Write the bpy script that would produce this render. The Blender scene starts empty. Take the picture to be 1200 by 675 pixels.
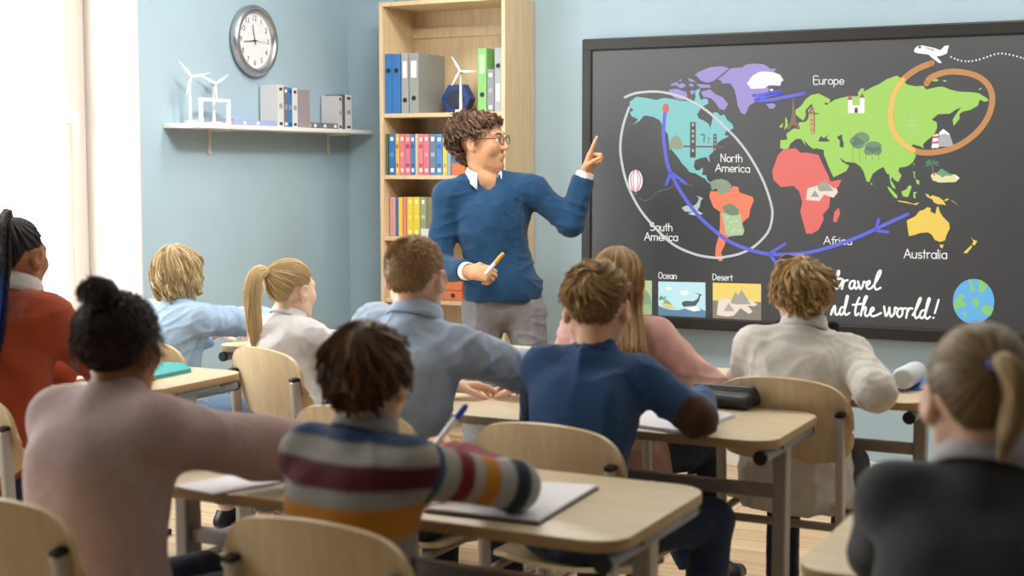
import bpy, bmesh, math, random
import numpy as np
from mathutils import Vector, Matrix
from mathutils.geometry import tessellate_polygon

scene = bpy.context.scene
COL = scene.collection
PI = math.pi
rnd = random.Random(7)
rng = np.random.default_rng(11)

# ------------------------------------------------------------------ the camera (metres; board wall along X, left wall along Y)
FPX, YAW, PITCH, CAMH = 1667.0, math.radians(27), math.atan(142.5 / 1667), 1.40
CF = np.array([-math.sin(YAW) * math.cos(PITCH), math.cos(YAW) * math.cos(PITCH), -math.sin(PITCH)])
CR = np.array([math.cos(YAW), math.sin(YAW), 0.0])
CU = np.cross(CR, CF)
CP = np.array([0, 0, CAMH])


def at(px, py, axis, val):
    """point where the sight line of a photo pixel meets the plane  axis = val"""
    r = CF + CR * ((px - 600) / FPX) - CU * ((py - 337.5) / FPX)
    return CP + r * ((val - CP[axis]) / r[axis])


def atd(px, py, d):
    r = CF + CR * ((px - 600) / FPX) - CU * ((py - 337.5) / FPX)
    return CP + r * d


cam_data = bpy.data.cameras.new('camera')
cam_data.sensor_width = 36
cam_data.lens = 36 * FPX / 1200
cam_data.clip_start = 0.05
cam = bpy.data.objects.new('camera', cam_data)
cam.matrix_world = Matrix(((CR[0], CU[0], -CF[0], CP[0]), (CR[1], CU[1], -CF[1], CP[1]), (CR[2], CU[2], -CF[2], CP[2]), (0, 0, 0, 1)))
COL.objects.link(cam)
scene.camera = cam


# ------------------------------------------------------------------ colours and materials
def lin(c):
    if isinstance(c, str):
        c = tuple(int(c[i:i + 2], 16) / 255 for i in (1, 3, 5))
    return tuple(x / 12.92 if x <= 0.04045 else ((x + 0.055) / 1.055) ** 2.4 for x in c)


MATS = {}


def mat(name, color, rough=0.5, metal=0.0, bump=0.0, bscale=60.0, vary=0.0, vscale=8.0, spec=0.5, emit=0.0, sss=0.0,
        stretch=None, attr=None, sheen=0.0, detail=4.0):
    """principled material with noise colour variation and noise bump, object coordinates"""
    if name in MATS:
        return MATS[name]
    m = bpy.data.materials.new(name)
    m.use_nodes = True
    nt = m.node_tree
    N, L = nt.nodes, nt.links
    b = N['Principled BSDF']
    c = lin(color)
    b.inputs['Base Color'].default_value = (*c, 1)
    b.inputs['Roughness'].default_value = rough
    b.inputs['Metallic'].default_value = metal
    b.inputs['Specular IOR Level'].default_value = spec
    if sss:
        b.inputs['Subsurface Weight'].default_value = sss
        b.inputs['Subsurface Radius'].default_value = (0.012, 0.004, 0.002)
        b.inputs['Subsurface Scale'].default_value = 1.0
    if sheen:
        b.inputs['Sheen Weight'].default_value = sheen
    if emit:
        b.inputs['Emission Color'].default_value = (*c, 1)
        b.inputs['Emission Strength'].default_value = emit
    tc = N.new('ShaderNodeTexCoord')
    src = tc.outputs['Object']
    if stretch:
        mp = N.new('ShaderNodeMapping')
        mp.inputs['Scale'].default_value = stretch
        L.new(src, mp.inputs['Vector'])
        src = mp.outputs['Vector']
    colout = None
    if attr:
        a = N.new('ShaderNodeAttribute')
        a.attribute_name = attr
        colout = a.outputs['Color']
        L.new(colout, b.inputs['Base Color'])
    if vary:
        n = N.new('ShaderNodeTexNoise')
        n.inputs['Scale'].default_value = vscale
        n.inputs['Detail'].default_value = detail
        L.new(src, n.inputs['Vector'])
        mr = N.new('ShaderNodeMapRange')
        mr.inputs['From Min'].default_value = 0.3
        mr.inputs['From Max'].default_value = 0.7
        mr.inputs['To Min'].default_value = 1 - vary
        mr.inputs['To Max'].default_value = 1 + vary
        L.new(n.outputs['Fac'], mr.inputs['Value'])
        mx = N.new('ShaderNodeMix')
        mx.data_type = 'RGBA'
        mx.blend_type = 'MULTIPLY'
        mx.inputs['Factor'].default_value = 1
        if colout is not None:
            L.new(colout, mx.inputs['A'])
        else:
            mx.inputs['A'].default_value = (*c, 1)
        L.new(mr.outputs['Result'], mx.inputs['B'])
        L.new(mx.outputs['Result'], b.inputs['Base Color'])
    if bump:
        n2 = N.new('ShaderNodeTexNoise')
        n2.inputs['Scale'].default_value = bscale
        n2.inputs['Detail'].default_value = 3
        L.new(src, n2.inputs['Vector'])
        bp_ = N.new('ShaderNodeBump')
        bp_.inputs['Strength'].default_value = bump
        bp_.inputs['Distance'].default_value = 0.01
        L.new(n2.outputs['Fac'], bp_.inputs['Height'])
        L.new(bp_.outputs['Normal'], b.inputs['Normal'])
    MATS[name] = m
    return m


# ------------------------------------------------------------------ objects
def tag(o, label=None, cat=None, group=None, kind=None):
    if label:
        o['label'] = label
    if cat:
        o['category'] = cat
    if group:
        o['group'] = group
    if kind:
        o['kind'] = kind
    return o


def empty(name, loc=(0, 0, 0), rz=0.0, label=None, cat=None, group=None):
    o = bpy.data.objects.new(name, None)
    o.empty_display_size = 0.1
    o.location = loc
    o.rotation_euler = (0, 0, rz)
    COL.objects.link(o)
    return tag(o, label, cat, group)


def link_mesh(name, me, parent=None, keep_world=False):
    o = bpy.data.objects.new(name, me)
    COL.objects.link(o)
    if parent is not None:
        o.parent = parent
        if keep_world:
            pm = Matrix.Translation(parent.location) @ parent.rotation_euler.to_matrix().to_4x4()
            if parent.parent is not None:
                pp = parent.parent
                pm = Matrix.Translation(pp.location) @ pp.rotation_euler.to_matrix().to_4x4() @ pm
            o.matrix_parent_inverse = pm.inverted()
    return o


def copy_tree(o, parent=None):
    c = o.copy()
    COL.objects.link(c)
    if parent is not None:
        c.parent = parent
    for ch in list(o.children):
        copy_tree(ch, c)
    return c


def np_mesh(name, verts, faces, mats, smooth=True, fmat=None):
    """mesh from numpy arrays; faces (n,3) or (n,4)"""
    me = bpy.data.meshes.new(name)
    verts = np.ascontiguousarray(verts, dtype=np.float32)
    faces = np.ascontiguousarray(faces, dtype=np.int32)
    k = faces.shape[1]
    me.vertices.add(len(verts))
    me.vertices.foreach_set('co', verts.ravel())
    me.loops.add(faces.size)
    me.loops.foreach_set('vertex_index', faces.ravel())
    me.polygons.add(len(faces))
    me.polygons.foreach_set('loop_start', np.arange(0, faces.size, k, dtype=np.int32))
    me.polygons.foreach_set('loop_total', np.full(len(faces), k, dtype=np.int32))
    me.polygons.foreach_set('use_smooth', np.full(len(faces), smooth, dtype=bool))
    if fmat is not None:
        me.polygons.foreach_set('material_index', np.ascontiguousarray(fmat, dtype=np.int32))
    for m in (mats if isinstance(mats, (list, tuple)) else [mats]):
        me.materials.append(m)
    me.update(calc_edges=True)
    me.validate()
    return me


def col_attr(me, name, colors):
    a = me.attributes.new(name, 'FLOAT_COLOR', 'POINT')
    c = np.ones((len(me.vertices), 4), dtype=np.float32)
    c[:, :3] = colors
    a.data.foreach_set('color', c.ravel())


class MB:
    """collects simple shapes into one mesh"""

    def __init__(s):
        s.bm = bmesh.new()

    def box(s, c, size, rz=0.0, bev=0.0, rx=0.0, ry=0.0, seg=2):
        t = bmesh.new()
        bmesh.ops.create_cube(t, size=1)
        bmesh.ops.scale(t, vec=size, verts=t.verts)
        if bev:
            bmesh.ops.bevel(t, geom=list(t.edges), offset=bev, segments=seg, profile=0.5, affect='EDGES')
        M = Matrix.Translation(c) @ Matrix.Rotation(rz, 4, 'Z') @ Matrix.Rotation(rx, 4, 'X') @ Matrix.Rotation(ry, 4, 'Y')
        bmesh.ops.transform(t, matrix=M, verts=t.verts)
        s._add(t)
        return s

    def _add(s, t):
        me = bpy.data.meshes.new('tmp')
        t.to_mesh(me)
        t.free()
        s.bm.from_mesh(me)
        bpy.data.meshes.remove(me)

    def cyl(s, a, b, r, r2=None, n=20, bev=0.0):
        a, b = Vector(a), Vector(b)
        r2 = r if r2 is None else r2
        t = bmesh.new()
        bmesh.ops.create_cone(t, cap_ends=True, segments=n, radius1=r, radius2=r2, depth=(b - a).length)
        if bev:
            ee = [e for e in t.edges if any(len(f.verts) > 4 for f in e.link_faces)]
            bmesh.ops.bevel(t, geom=ee, offset=bev, segments=2, profile=0.5, affect='EDGES')
        q = Vector((0, 0, 1)).rotation_difference((b - a).normalized())
        bmesh.ops.transform(t, matrix=Matrix.Translation((a + b) / 2) @ q.to_matrix().to_4x4(), verts=t.verts)
        s._add(t)
        return s

    def ball(s, c, r, sc=(1, 1, 1), n=16):
        t = bmesh.new()
        bmesh.ops.create_uvsphere(t, u_segments=n, v_segments=n // 2 + 2, radius=r)
        bmesh.ops.scale(t, vec=sc, verts=t.verts)
        bmesh.ops.translate(t, vec=c, verts=t.verts)
        s._add(t)
        return s

    def tube(s, pts, r, n=10, sx=1.0, closed=False):
        """tube through points (round section; r may be a list)"""
        P = [Vector(p) for p in pts]
        m = len(P)
        rr = r if isinstance(r, (list, tuple)) else [r] * m
        rings = []
        up = None
        for i in range(m):
            d = (P[min(i + 1, m - 1)] - P[max(i - 1, 0)]).normalized()
            if up is None:
                up = Vector((0, 0, 1)) if abs(d.z) < 0.9 else Vector((1, 0, 0))
            side = d.cross(up).normalized()
            up = side.cross(d).normalized()
            rings.append([s.bm.verts.new(P[i] + (side * math.cos(2 * PI * k / n) * sx + up * math.sin(2 * PI * k / n)) * rr[i]) for k in range(n)])
        for i in range(m - 1):
            for k in range(n):
                s.bm.faces.new((rings[i][k], rings[i][(k + 1) % n], rings[i + 1][(k + 1) % n], rings[i + 1][k]))
        s.bm.faces.new(rings[0][::-1])
        s.bm.faces.new(rings[-1])
        return s

    def prism(s, poly, z0, z1, M=None, bev=0.0):
        """extruded polygon (list of xy)"""
        t = bmesh.new()
        lo = [t.verts.new((x, y, z0)) for x, y in poly]
        hi = [t.verts.new((x, y, z1)) for x, y in poly]
        n = len(poly)
        t.faces.new(lo[::-1])
        t.faces.new(hi)
        for i in range(n):
            t.faces.new((lo[i], lo[(i + 1) % n], hi[(i + 1) % n], hi[i]))
        bmesh.ops.recalc_face_normals(t, faces=t.faces)
        if bev:
            ee = [e for e in t.edges if abs(e.verts[0].co.z - e.verts[1].co.z) < 1e-6]
            bmesh.ops.bevel(t, geom=ee, offset=bev, segments=2, profile=0.5, affect='EDGES')
        if M is not None:
            bmesh.ops.transform(t, matrix=M, verts=t.verts)
        s._add(t)
        return s

    def build(s, name, m, parent=None, smooth=None, keep_world=False):
        me = bpy.data.meshes.new(name)
        bmesh.ops.recalc_face_normals(s.bm, faces=s.bm.faces)
        s.bm.to_mesh(me)
        s.bm.free()
        for mm in (m if isinstance(m, (list, tuple)) else [m]):
            me.materials.append(mm)
        if smooth is not None:
            me.set_sharp_from_angle(angle=math.radians(smooth))
            for p in me.polygons:
                p.use_smooth = True
        return link_mesh(name, me, parent, keep_world)


def rounded_rect(w, d, r, n=6):
    pts = []
    for cx, cy, a0 in ((w / 2 - r, d / 2 - r, 0), (-w / 2 + r, d / 2 - r, PI / 2), (-w / 2 + r, -d / 2 + r, PI), (w / 2 - r, -d / 2 + r, 1.5 * PI)):
        for i in range(n + 1):
            a = a0 + PI / 2 * i / n
            pts.append((cx + r * math.cos(a), cy + r * math.sin(a)))
    return pts


# ------------------------------------------------------------------ distance fields -> smooth continuous meshes
class Field:
    def __init__(s):
        s.p = []

    def cone(s, a, b, r1, r2=None, k=0.02, op='add', flat=None, cut=None):
        s.p.append(('cone', np.array(a, float), np.array(b, float), float(r1), float(r1 if r2 is None else r2), k, op, flat, cut))
        return s

    def ell(s, c, r, Rm=None, k=0.02, op='add'):
        s.p.append(('ell', np.array(c, float), np.array(r, float), None if Rm is None else np.array(Rm, float), 0, k, op, None, None))
        return s

    def plane(s, c, n, k=0.004):
        """keep the side the normal points away from"""
        s.p.append(('plane', np.array(c, float), np.array(n, float) / np.linalg.norm(n), 0, 0, k, 'int', None, None))
        return s

    def mesh(s, h):
        los, his = [], []
        for q in s.p:
            if q[6] != 'add':
                continue
            if q[0] == 'cone':
                r = max(q[3], q[4])
                los.append(np.minimum(q[1], q[2]) - r)
                his.append(np.maximum(q[1], q[2]) + r)
            else:
                los.append(q[1] - q[2].max())
                his.append(q[1] + q[2].max())
        lo = np.min(los, 0) - 4 * h - 0.01
        hi = np.max(his, 0) + 4 * h + 0.01
        n = np.ceil((hi - lo) / h).astype(int) + 1
        V = np.full(n, 0.15, dtype=np.float32)
        ax = [(lo[i] + np.arange(n[i]) * h).astype(np.float32) for i in range(3)]
        for q in s.p:
            kind, a, b, r1, r2, k, op, flat, cut = q
            if kind == 'plane':
                d = ((ax[0] - a[0]) * b[0])[:, None, None] + ((ax[1] - a[1]) * b[1])[None, :, None] + ((ax[2] - a[2]) * b[2])[None, None, :]
                t = np.clip(0.5 - 0.5 * (V - d) / k, 0, 1)
                V = V * (1 - t) + d * t + k * t * (1 - t)
                continue
            if kind == 'cone':
                r = max(r1, r2)
                l, u = np.minimum(a, b) - r, np.maximum(a, b) + r
            else:
                l, u = a - b.max(), a + b.max()
            m = k + 3 * h
            i0 = np.maximum(((l - m - lo) / h).astype(int), 0)
            i1 = np.minimum(((u + m - lo) / h).astype(int) + 2, n)
            if np.any(i1 <= i0):
                continue
            sl = tuple(slice(i0[i], i1[i]) for i in range(3))
            X = ax[0][sl[0]][:, None, None]
            Y = ax[1][sl[1]][None, :, None]
            Z = ax[2][sl[2]][None, None, :]
            if kind == 'cone':
                px, py, pz = X - a[0], Y - a[1], Z - a[2]
                ba = b - a
                bb = float(ba @ ba) + 1e-12
                if flat is not None:
                    nn, f = flat
                    t = np.clip((px * ba[0] + py * ba[1] + pz * ba[2]) / bb, 0, 1)
                    dx, dy, dz = px - t * ba[0], py - t * ba[1], pz - t * ba[2]
                    dn = dx * nn[0] + dy * nn[1] + dz * nn[2]
                    d2 = dx * dx + dy * dy + dz * dz + (f * f - 1) * dn * dn
                    d = (np.sqrt(np.maximum(d2, 0)) - (r1 + (r2 - r1) * t)) / (0.5 + 0.5 * f)
                else:
                    t = np.clip((px * ba[0] + py * ba[1] + pz * ba[2]) / bb, 0, 1)
                    dx, dy, dz = px - t * ba[0], py - t * ba[1], pz - t * ba[2]
                    d = np.sqrt(dx * dx + dy * dy + dz * dz) - (r1 + (r2 - r1) * t)
                if cut is not None:
                    c0, cn = cut
                    d = np.maximum(d, (X - c0[0]) * cn[0] + (Y - c0[1]) * cn[1] + (Z - c0[2]) * cn[2])
            else:
                px, py, pz = X - a[0], Y - a[1], Z - a[2]
                if r1 is not None and not np.isscalar(r1):
                    Rm = r1
                    px, py, pz = (px * Rm[0, 0] + py * Rm[1, 0] + pz * Rm[2, 0], px * Rm[0, 1] + py * Rm[1, 1] + pz * Rm[2, 1],
                                  px * Rm[0, 2] + py * Rm[1, 2] + pz * Rm[2, 2])
                k0 = np.sqrt((px / b[0]) ** 2 + (py / b[1]) ** 2 + (pz / b[2]) ** 2)
                k1 = np.sqrt((px / b[0] ** 2) ** 2 + (py / b[1] ** 2) ** 2 + (pz / b[2] ** 2) ** 2)
                d = k0 * (k0 - 1) / np.maximum(k1, 1e-6)
            v = V[sl]
            if op == 'add':
                t = np.clip(0.5 + 0.5 * (v - d) / k, 0, 1)
                V[sl] = v * (1 - t) + d * t - k * t * (1 - t)
            else:
                d = -d
                t = np.clip(0.5 - 0.5 * (v - d) / k, 0, 1)
                V[sl] = v * (1 - t) + d * t + k * t * (1 - t)
        return surface_nets(V, lo, h)


def surface_nets(v, lo, h):
    s = v < 0
    nx, ny, nz = (d - 1 for d in v.shape)
    cnt = np.zeros((nx, ny, nz), np.int8)
    for i in (0, 1):
        for j in (0, 1):
            for k in (0, 1):
                cnt += s[i:i + nx, j:j + ny, k:k + nz]
    mixed = (cnt > 0) & (cnt < 8)
    I, J, K = np.nonzero(mixed)
    ids = np.full((nx, ny, nz), -1, np.int32)
    ids[I, J, K] = np.arange(len(I))
    pos = np.zeros((len(I), 3))
    num = np.zeros(len(I))
    cs = [(i, j, k) for i in (0, 1) for j in (0, 1) for k in (0, 1)]
    cv = {c: v[I + c[0], J + c[1], K + c[2]] for c in cs}
    for c in cs:
        for axx in range(3):
            if c[axx] == 0:
                e = list(c)
                e[axx] = 1
                va, vb = cv[c], cv[tuple(e)]
                x = (va < 0) != (vb < 0)
                t = np.where(x, va / np.where(np.abs(va - vb) < 1e-9, 1, va - vb), 0)
                p = np.repeat(np.array([c], float), len(I), 0)
                p[:, axx] += t
                pos += p * x[:, None]
                num += x
    pos = pos / np.maximum(num, 1)[:, None] + np.stack([I, J, K], 1)
    verts = lo + pos * h
    quads = []
    for axx in range(3):
        o1, o2 = (axx + 1) % 3, (axx + 2) % 3
        a = [slice(None)] * 3
        b = [slice(None)] * 3
        a[axx], b[axx] = slice(0, -1), slice(1, None)
        sa, sb = s[tuple(a)], s[tuple(b)]
        E = np.argwhere(sa != sb)
        E = E[(E[:, o1] > 0) & (E[:, o2] > 0) & (E[:, o1] < v.shape[o1] - 1) & (E[:, o2] < v.shape[o2] - 1)]
        fl = sa[tuple(E.T)]
        q = []
        for d1, d2 in ((-1, -1), (0, -1), (0, 0), (-1, 0)):
            c = E.copy()
            c[:, o1] += d1
            c[:, o2] += d2
            q.append(ids[tuple(c.T)])
        q = np.stack(q, 1)
        q[~fl] = q[~fl][:, ::-1]
        quads.append(q)
    F = np.concatenate(quads)
    F = F[(F >= 0).all(1)]
    return verts, F


def smooth_verts(verts, faces, n=1, w=0.5):
    e = np.concatenate([faces[:, [0, 1]], faces[:, [1, 2]], faces[:, [2, 3]], faces[:, [3, 0]]])
    for _ in range(n):
        acc = np.zeros_like(verts)
        num = np.zeros(len(verts))
        for a, b in ((0, 1), (1, 0)):
            for c in range(3):
                acc[:, c] += np.bincount(e[:, a], weights=verts[e[:, b], c], minlength=len(verts))
            num += np.bincount(e[:, a], minlength=len(verts))
        verts = verts * (1 - w) + w * acc / np.maximum(num, 1)[:, None]
    return verts


def vnormals(verts, faces):
    fn = np.cross(verts[faces[:, 2]] - verts[faces[:, 0]], verts[faces[:, 3]] - verts[faces[:, 1]])
    n = np.zeros_like(verts)
    for i in range(4):
        for c in range(3):
            n[:, c] += np.bincount(faces[:, i], weights=fn[:, c], minlength=len(verts))
    return n / np.maximum(np.linalg.norm(n, axis=1), 1e-9)[:, None]


def wob(P, seed, f):
    """cheap smooth noise: warped sines, about -1..1"""
    g = np.random.default_rng(seed)
    out = np.zeros(len(P))
    Q = P + 0.02 * np.sin(P[:, [1, 2, 0]] * f * 0.7 + g.uniform(0, 6, 3))
    for i in range(5):
        d = g.normal(size=3)
        d /= np.linalg.norm(d)
        out += np.sin(Q @ d * f * g.uniform(0.7, 1.6) + g.uniform(0, 6.28))
    return out / 2.6
# ================================================================== materials with a pattern of their own
def wood(name, c1, c2, scale=(1, 14, 14), rough=0.45, planks=None):
    m = bpy.data.materials.new(name)
    m.use_nodes = True
    nt = m.node_tree
    N, L = nt.nodes, nt.links
    b = N['Principled BSDF']
    b.inputs['Roughness'].default_value = rough
    tc = N.new('ShaderNodeTexCoord')
    mp = N.new('ShaderNodeMapping')
    mp.inputs['Scale'].default_value = scale
    L.new(tc.outputs['Object'], mp.inputs['Vector'])
    n = N.new('ShaderNodeTexNoise')
    n.inputs['Scale'].default_value = 4
    n.inputs['Detail'].default_value = 6
    n.inputs['Distortion'].default_value = 0.6
    L.new(mp.outputs['Vector'], n.inputs['Vector'])
    r = N.new('ShaderNodeValToRGB')
    r.color_ramp.elements[0].position = 0.3
    r.color_ramp.elements[0].color = (*lin(c1), 1)
    r.color_ramp.elements[1].position = 0.72
    r.color_ramp.elements[1].color = (*lin(c2), 1)
    L.new(n.outputs['Fac'], r.inputs['Fac'])
    out = r.outputs['Color']
    if planks:
        br = N.new('ShaderNodeTexBrick')
        br.offset = 0.37
        br.inputs['Color1'].default_value = (1, 1, 1, 1)
        br.inputs['Color2'].default_value = (0.86, 0.84, 0.82, 1)
        br.inputs['Mortar'].default_value = (0.30, 0.24, 0.2, 1)
        br.inputs['Scale'].default_value = 1
        br.inputs['Mortar Size'].default_value = 0.002
        br.inputs['Brick Width'].default_value = planks[0]
        br.inputs['Row Height'].default_value = planks[1]
        L.new(tc.outputs['Object'], br.inputs['Vector'])
        mx = N.new('ShaderNodeMix')
        mx.data_type = 'RGBA'
        mx.blend_type = 'MULTIPLY'
        mx.inputs['Factor'].default_value = 1
        L.new(out, mx.inputs['A'])
        L.new(br.outputs['Color'], mx.inputs['B'])
        out = mx.outputs['Result']
    L.new(out, b.inputs['Base Color'])
    MATS[name] = m
    return m


M_wall = mat('blue wall paint', '#a0b8c5', rough=0.7, bump=0.05, bscale=220, vary=0.03, vscale=3)
M_white = mat('white paint', '#e6e3df', rough=0.5, bump=0.03, bscale=150)
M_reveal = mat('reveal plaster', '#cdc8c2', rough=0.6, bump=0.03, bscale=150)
M_ceil = mat('ceiling paint', '#f0f0ee', rough=0.8, bump=0.03)
M_frame = mat('white window plastic', '#d2c9c0', rough=0.4)
M_floor = wood('pale plank floor', '#cfae86', '#e4caa6', (0.6, 9, 9), 0.4, planks=(1.3, 0.145))
M_shelf_wood = wood('maple laminate', '#cdb28c', '#dcc5a0', (14, 14, 0.9), 0.5)
M_beech = wood('beech plywood', '#d9c19b', '#e6d2ae', (14, 10, 1.0), 0.38)
M_desk = wood('beech laminate desk top', '#dcc7a4', '#e8d7b8', (1, 14, 14), 0.35)
M_edge = mat('desk edge band', '#b89a72', rough=0.45)
M_steel = mat('grey painted steel', '#a09a95', rough=0.38, metal=0.2, vary=0.04)
M_steel2 = mat('pale steel sleeve', '#c2bcb6', rough=0.35, metal=0.2, vary=0.04)
M_rail = mat('blue grey plastic rail', '#8b96a0', rough=0.45)
M_black = mat('black plastic', '#151515', rough=0.5)
M_chrome = mat('chrome', '#c8c8c8', rough=0.15, metal=1.0)

XW, YB, ZC = -4.2, 6.343, 2.95          # left wall, board wall, ceiling
XR, YK = 3.4, -2.6                      # right wall, back wall
T = 0.3


def struct(name, mb, m, parent=None):
    o = mb.build(name, m, parent)
    o['kind'] = 'structure'
    return o


struct('floor', MB().box(((XW + XR) / 2, (YK + YB) / 2, -0.1), (XR - XW + 0.6, YB - YK + 0.6, 0.2)), M_floor)
struct('ceiling', MB().box(((XW + XR) / 2, (YK + YB) / 2, ZC + 0.1), (XR - XW + 0.6, YB - YK + 0.6, 0.2)), M_ceil)
struct('wall_front', MB().box(((XW + XR) / 2, YB + 0.1, ZC / 2), (XR - XW + 0.6, 0.2, ZC)), M_wall)
struct('wall_right', MB().box((XR + 0.1, (YK + YB) / 2, ZC / 2), (0.2, YB - YK, ZC)), mat('low bounce wall blue', '#4d6472', rough=0.7))  # both unseen walls darkened so less light bounces onto the children
struct('wall_back', MB().box(((XW + XR) / 2, YK - 0.1, ZC / 2), (XR - XW + 0.6, 0.2, ZC)), mat('low bounce wall blue', '#4d6472', rough=0.7))
# left wall with two window openings
W0, W1 = 0.42, 2.72
opens = [(2.55, 4.73), (0.85, 2.05)]
wl = MB()
ys = YB
for a, b in opens:
    wl.box((XW - T / 2, (b + ys) / 2, ZC / 2), (T, ys - b, ZC))
    wl.box((XW - T / 2, (a + b) / 2, W0 / 2), (T, b - a, W0))
    wl.box((XW - T / 2, (a + b) / 2, (W1 + ZC) / 2), (T, b - a, ZC - W1))
    ys = a
wl.box((XW - T / 2, (YK + ys) / 2, ZC / 2), (T, ys - YK, ZC))
struct('wall_left', wl, M_wall)

# glass: clear with a weak mirror
M_glass = bpy.data.materials.new('window glass')
M_glass.use_nodes = True
_n, _l = M_glass.node_tree.nodes, M_glass.node_tree.links
_n.remove(_n['Principled BSDF'])
_t = _n.new('ShaderNodeBsdfTransparent')
_t.inputs['Color'].default_value = (0.97, 0.98, 0.98, 1)
_g = _n.new('ShaderNodeBsdfGlossy')
_g.inputs['Roughness'].default_value = 0.02
_m = _n.new('ShaderNodeMixShader')
_m.inputs['Fac'].default_value = 0.05
_l.new(_t.outputs[0], _m.inputs[1])
_l.new(_g.outputs[0], _m.inputs[2])
_l.new(_m.outputs[0], _n['Material Output'].inputs['Surface'])

for i, (a, b) in enumerate(opens):
    # white plaster lining of the deep reveal, then frame, sash and pane
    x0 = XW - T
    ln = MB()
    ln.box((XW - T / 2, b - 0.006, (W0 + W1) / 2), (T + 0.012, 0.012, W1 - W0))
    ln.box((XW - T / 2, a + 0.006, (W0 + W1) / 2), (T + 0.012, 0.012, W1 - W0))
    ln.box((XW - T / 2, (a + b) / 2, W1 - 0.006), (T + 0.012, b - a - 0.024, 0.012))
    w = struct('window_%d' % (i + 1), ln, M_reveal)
    fr = MB()
    xf = x0 - 0.02
    for yy in (a + 0.062, b - 0.062):
        fr.box((xf, yy, (W0 + W1) / 2), (0.07, 0.098, W1 - W0 - 0.02), bev=0.008)
    for zz in (W0 + 0.045, W1 - 0.045):
        fr.box((xf, (a + b) / 2, zz), (0.066, b - a - 0.13, 0.066), bev=0.008)
    fr.box((xf, (a + b) / 2, (W0 + W1) / 2), (0.066, 0.07, W1 - W0 - 0.14), bev=0.008)
    fr.build('window_frame', M_frame, w)
    for (y0, y1) in ((a + 0.112, (a + b) / 2 - 0.036), ((a + b) / 2 + 0.036, b - 0.112)):
        sh = MB()
        for yy in (y0 + 0.018, y1 - 0.018):
            sh.box((xf + 0.012, yy, (W0 + W1) / 2), (0.06, 0.034, W1 - W0 - 0.17), bev=0.01)
        for zz in (W0 + 0.11, W1 - 0.11):
            sh.box((xf + 0.012, (y0 + y1) / 2, zz), (0.058, y1 - y0 - 0.06, 0.056), bev=0.01)
        sa = sh.build('sash', M_frame, w)
        MB().box((xf, (y0 + y1) / 2, (W0 + W1) / 2), (0.012, y1 - y0 - 0.05, W1 - W0 - 0.24)).build('pane', M_glass, sa)
    if i == 0:
        hd = MB()
        hd.box((xf + 0.052, b - 0.13, 1.62), (0.02, 0.022, 0.07), bev=0.004)
        hd.cyl((xf + 0.06, b - 0.13, 1.62), (xf + 0.085, b - 0.13, 1.62), 0.008, n=12)
        hd.box((xf + 0.088, b - 0.13, 1.57), (0.014, 0.016, 0.12), bev=0.004)
        hd.build('window_handle', M_frame, w)
    sl = MB().box((XW - T / 2 + 0.03, (a + b) / 2, W0 + 0.012), (T + 0.06, b - a - 0.024, 0.03), bev=0.008)
    sl.build('window_sill', M_white, w)

struct('baseboard_front', MB().box(((XW + XR) / 2, YB - 0.008, 0.04), (XR - XW, 0.016, 0.08), bev=0.004), M_white)
struct('baseboard_left', MB().box((XW + 0.008, (YK + YB) / 2, 0.04), (0.016, YB - YK - 0.04, 0.08), bev=0.004), M_white)

# ================================================================== light
world = bpy.data.worlds.new('overcast sky')
scene.world = world
world.use_nodes = True
bg = world.node_tree.nodes['Background']
sky = world.node_tree.nodes.new('ShaderNodeTexSky')
sky.sky_type = 'HOSEK_WILKIE'
sky.turbidity = 9
sky.ground_albedo = 0.6
sky.sun_direction = Vector((-0.2, -0.5, 0.85)).normalized()
mixw = world.node_tree.nodes.new('ShaderNodeMix')
mixw.data_type = 'RGBA'
mixw.inputs['Factor'].default_value = 0.85
mixw.inputs['B'].default_value = (1.0, 0.985, 0.95, 1)
world.node_tree.links.new(sky.outputs['Color'], mixw.inputs['A'])
world.node_tree.links.new(mixw.outputs['Result'], bg.inputs['Color'])
bg.inputs['Strength'].default_value = 11.0


def area(name, loc, aim, size, energy, color=(1, 1, 1), spread=180):
    d = bpy.data.lights.new(name, 'AREA')
    d.shape = 'RECTANGLE'
    d.size, d.size_y = size
    d.energy = energy
    d.color = color
    d.spread = math.radians(spread)
    o = bpy.data.objects.new(name, d)
    o.location = loc
    o.rotation_euler = (Vector(aim) - Vector(loc)).to_track_quat('-Z', 'Y').to_euler()
    COL.objects.link(o)
    return o


for a, b in opens:                       # the sky light coming through each window
    p = area('sky_portal', (XW - T - 0.12, (a + b) / 2, (W0 + W1) / 2), (0, (a + b) / 2, (W0 + W1) / 2), (W1 - W0, b - a), 1)
    p.rotation_euler = (0, -PI / 2, 0)
    p.data.cycles.is_portal = True
# added unseen fill under the ceiling, lighting the front of the room
for x, y, e in ((-2.6, 5.1, 30), (-0.6, 5.2, 30), (1.4, 5.0, 16)):
    area('overhead_fill', (x, y, ZC - 0.03), (x, y, 0), (1.3, 0.35), e, (1.0, 0.95, 0.88))

area('clock_wall_fill', (-2.1, 3.9, ZC - 0.12), (XW, 5.0, 1.2), (0.9, 0.25), 15, (1.0, 0.97, 0.93), 95)  # extra fill added to brighten the clock wall, no fitting modelled

vs = scene.view_settings
vs.view_transform = 'Standard'
vs.look = 'None'
vs.gamma = 1
vs.use_curve_mapping = False
vs.exposure = 0.15
scene.cycles.use_denoising = True
scene.cycles.max_bounces = 8
scene.cycles.sample_clamp_indirect = 8
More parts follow.
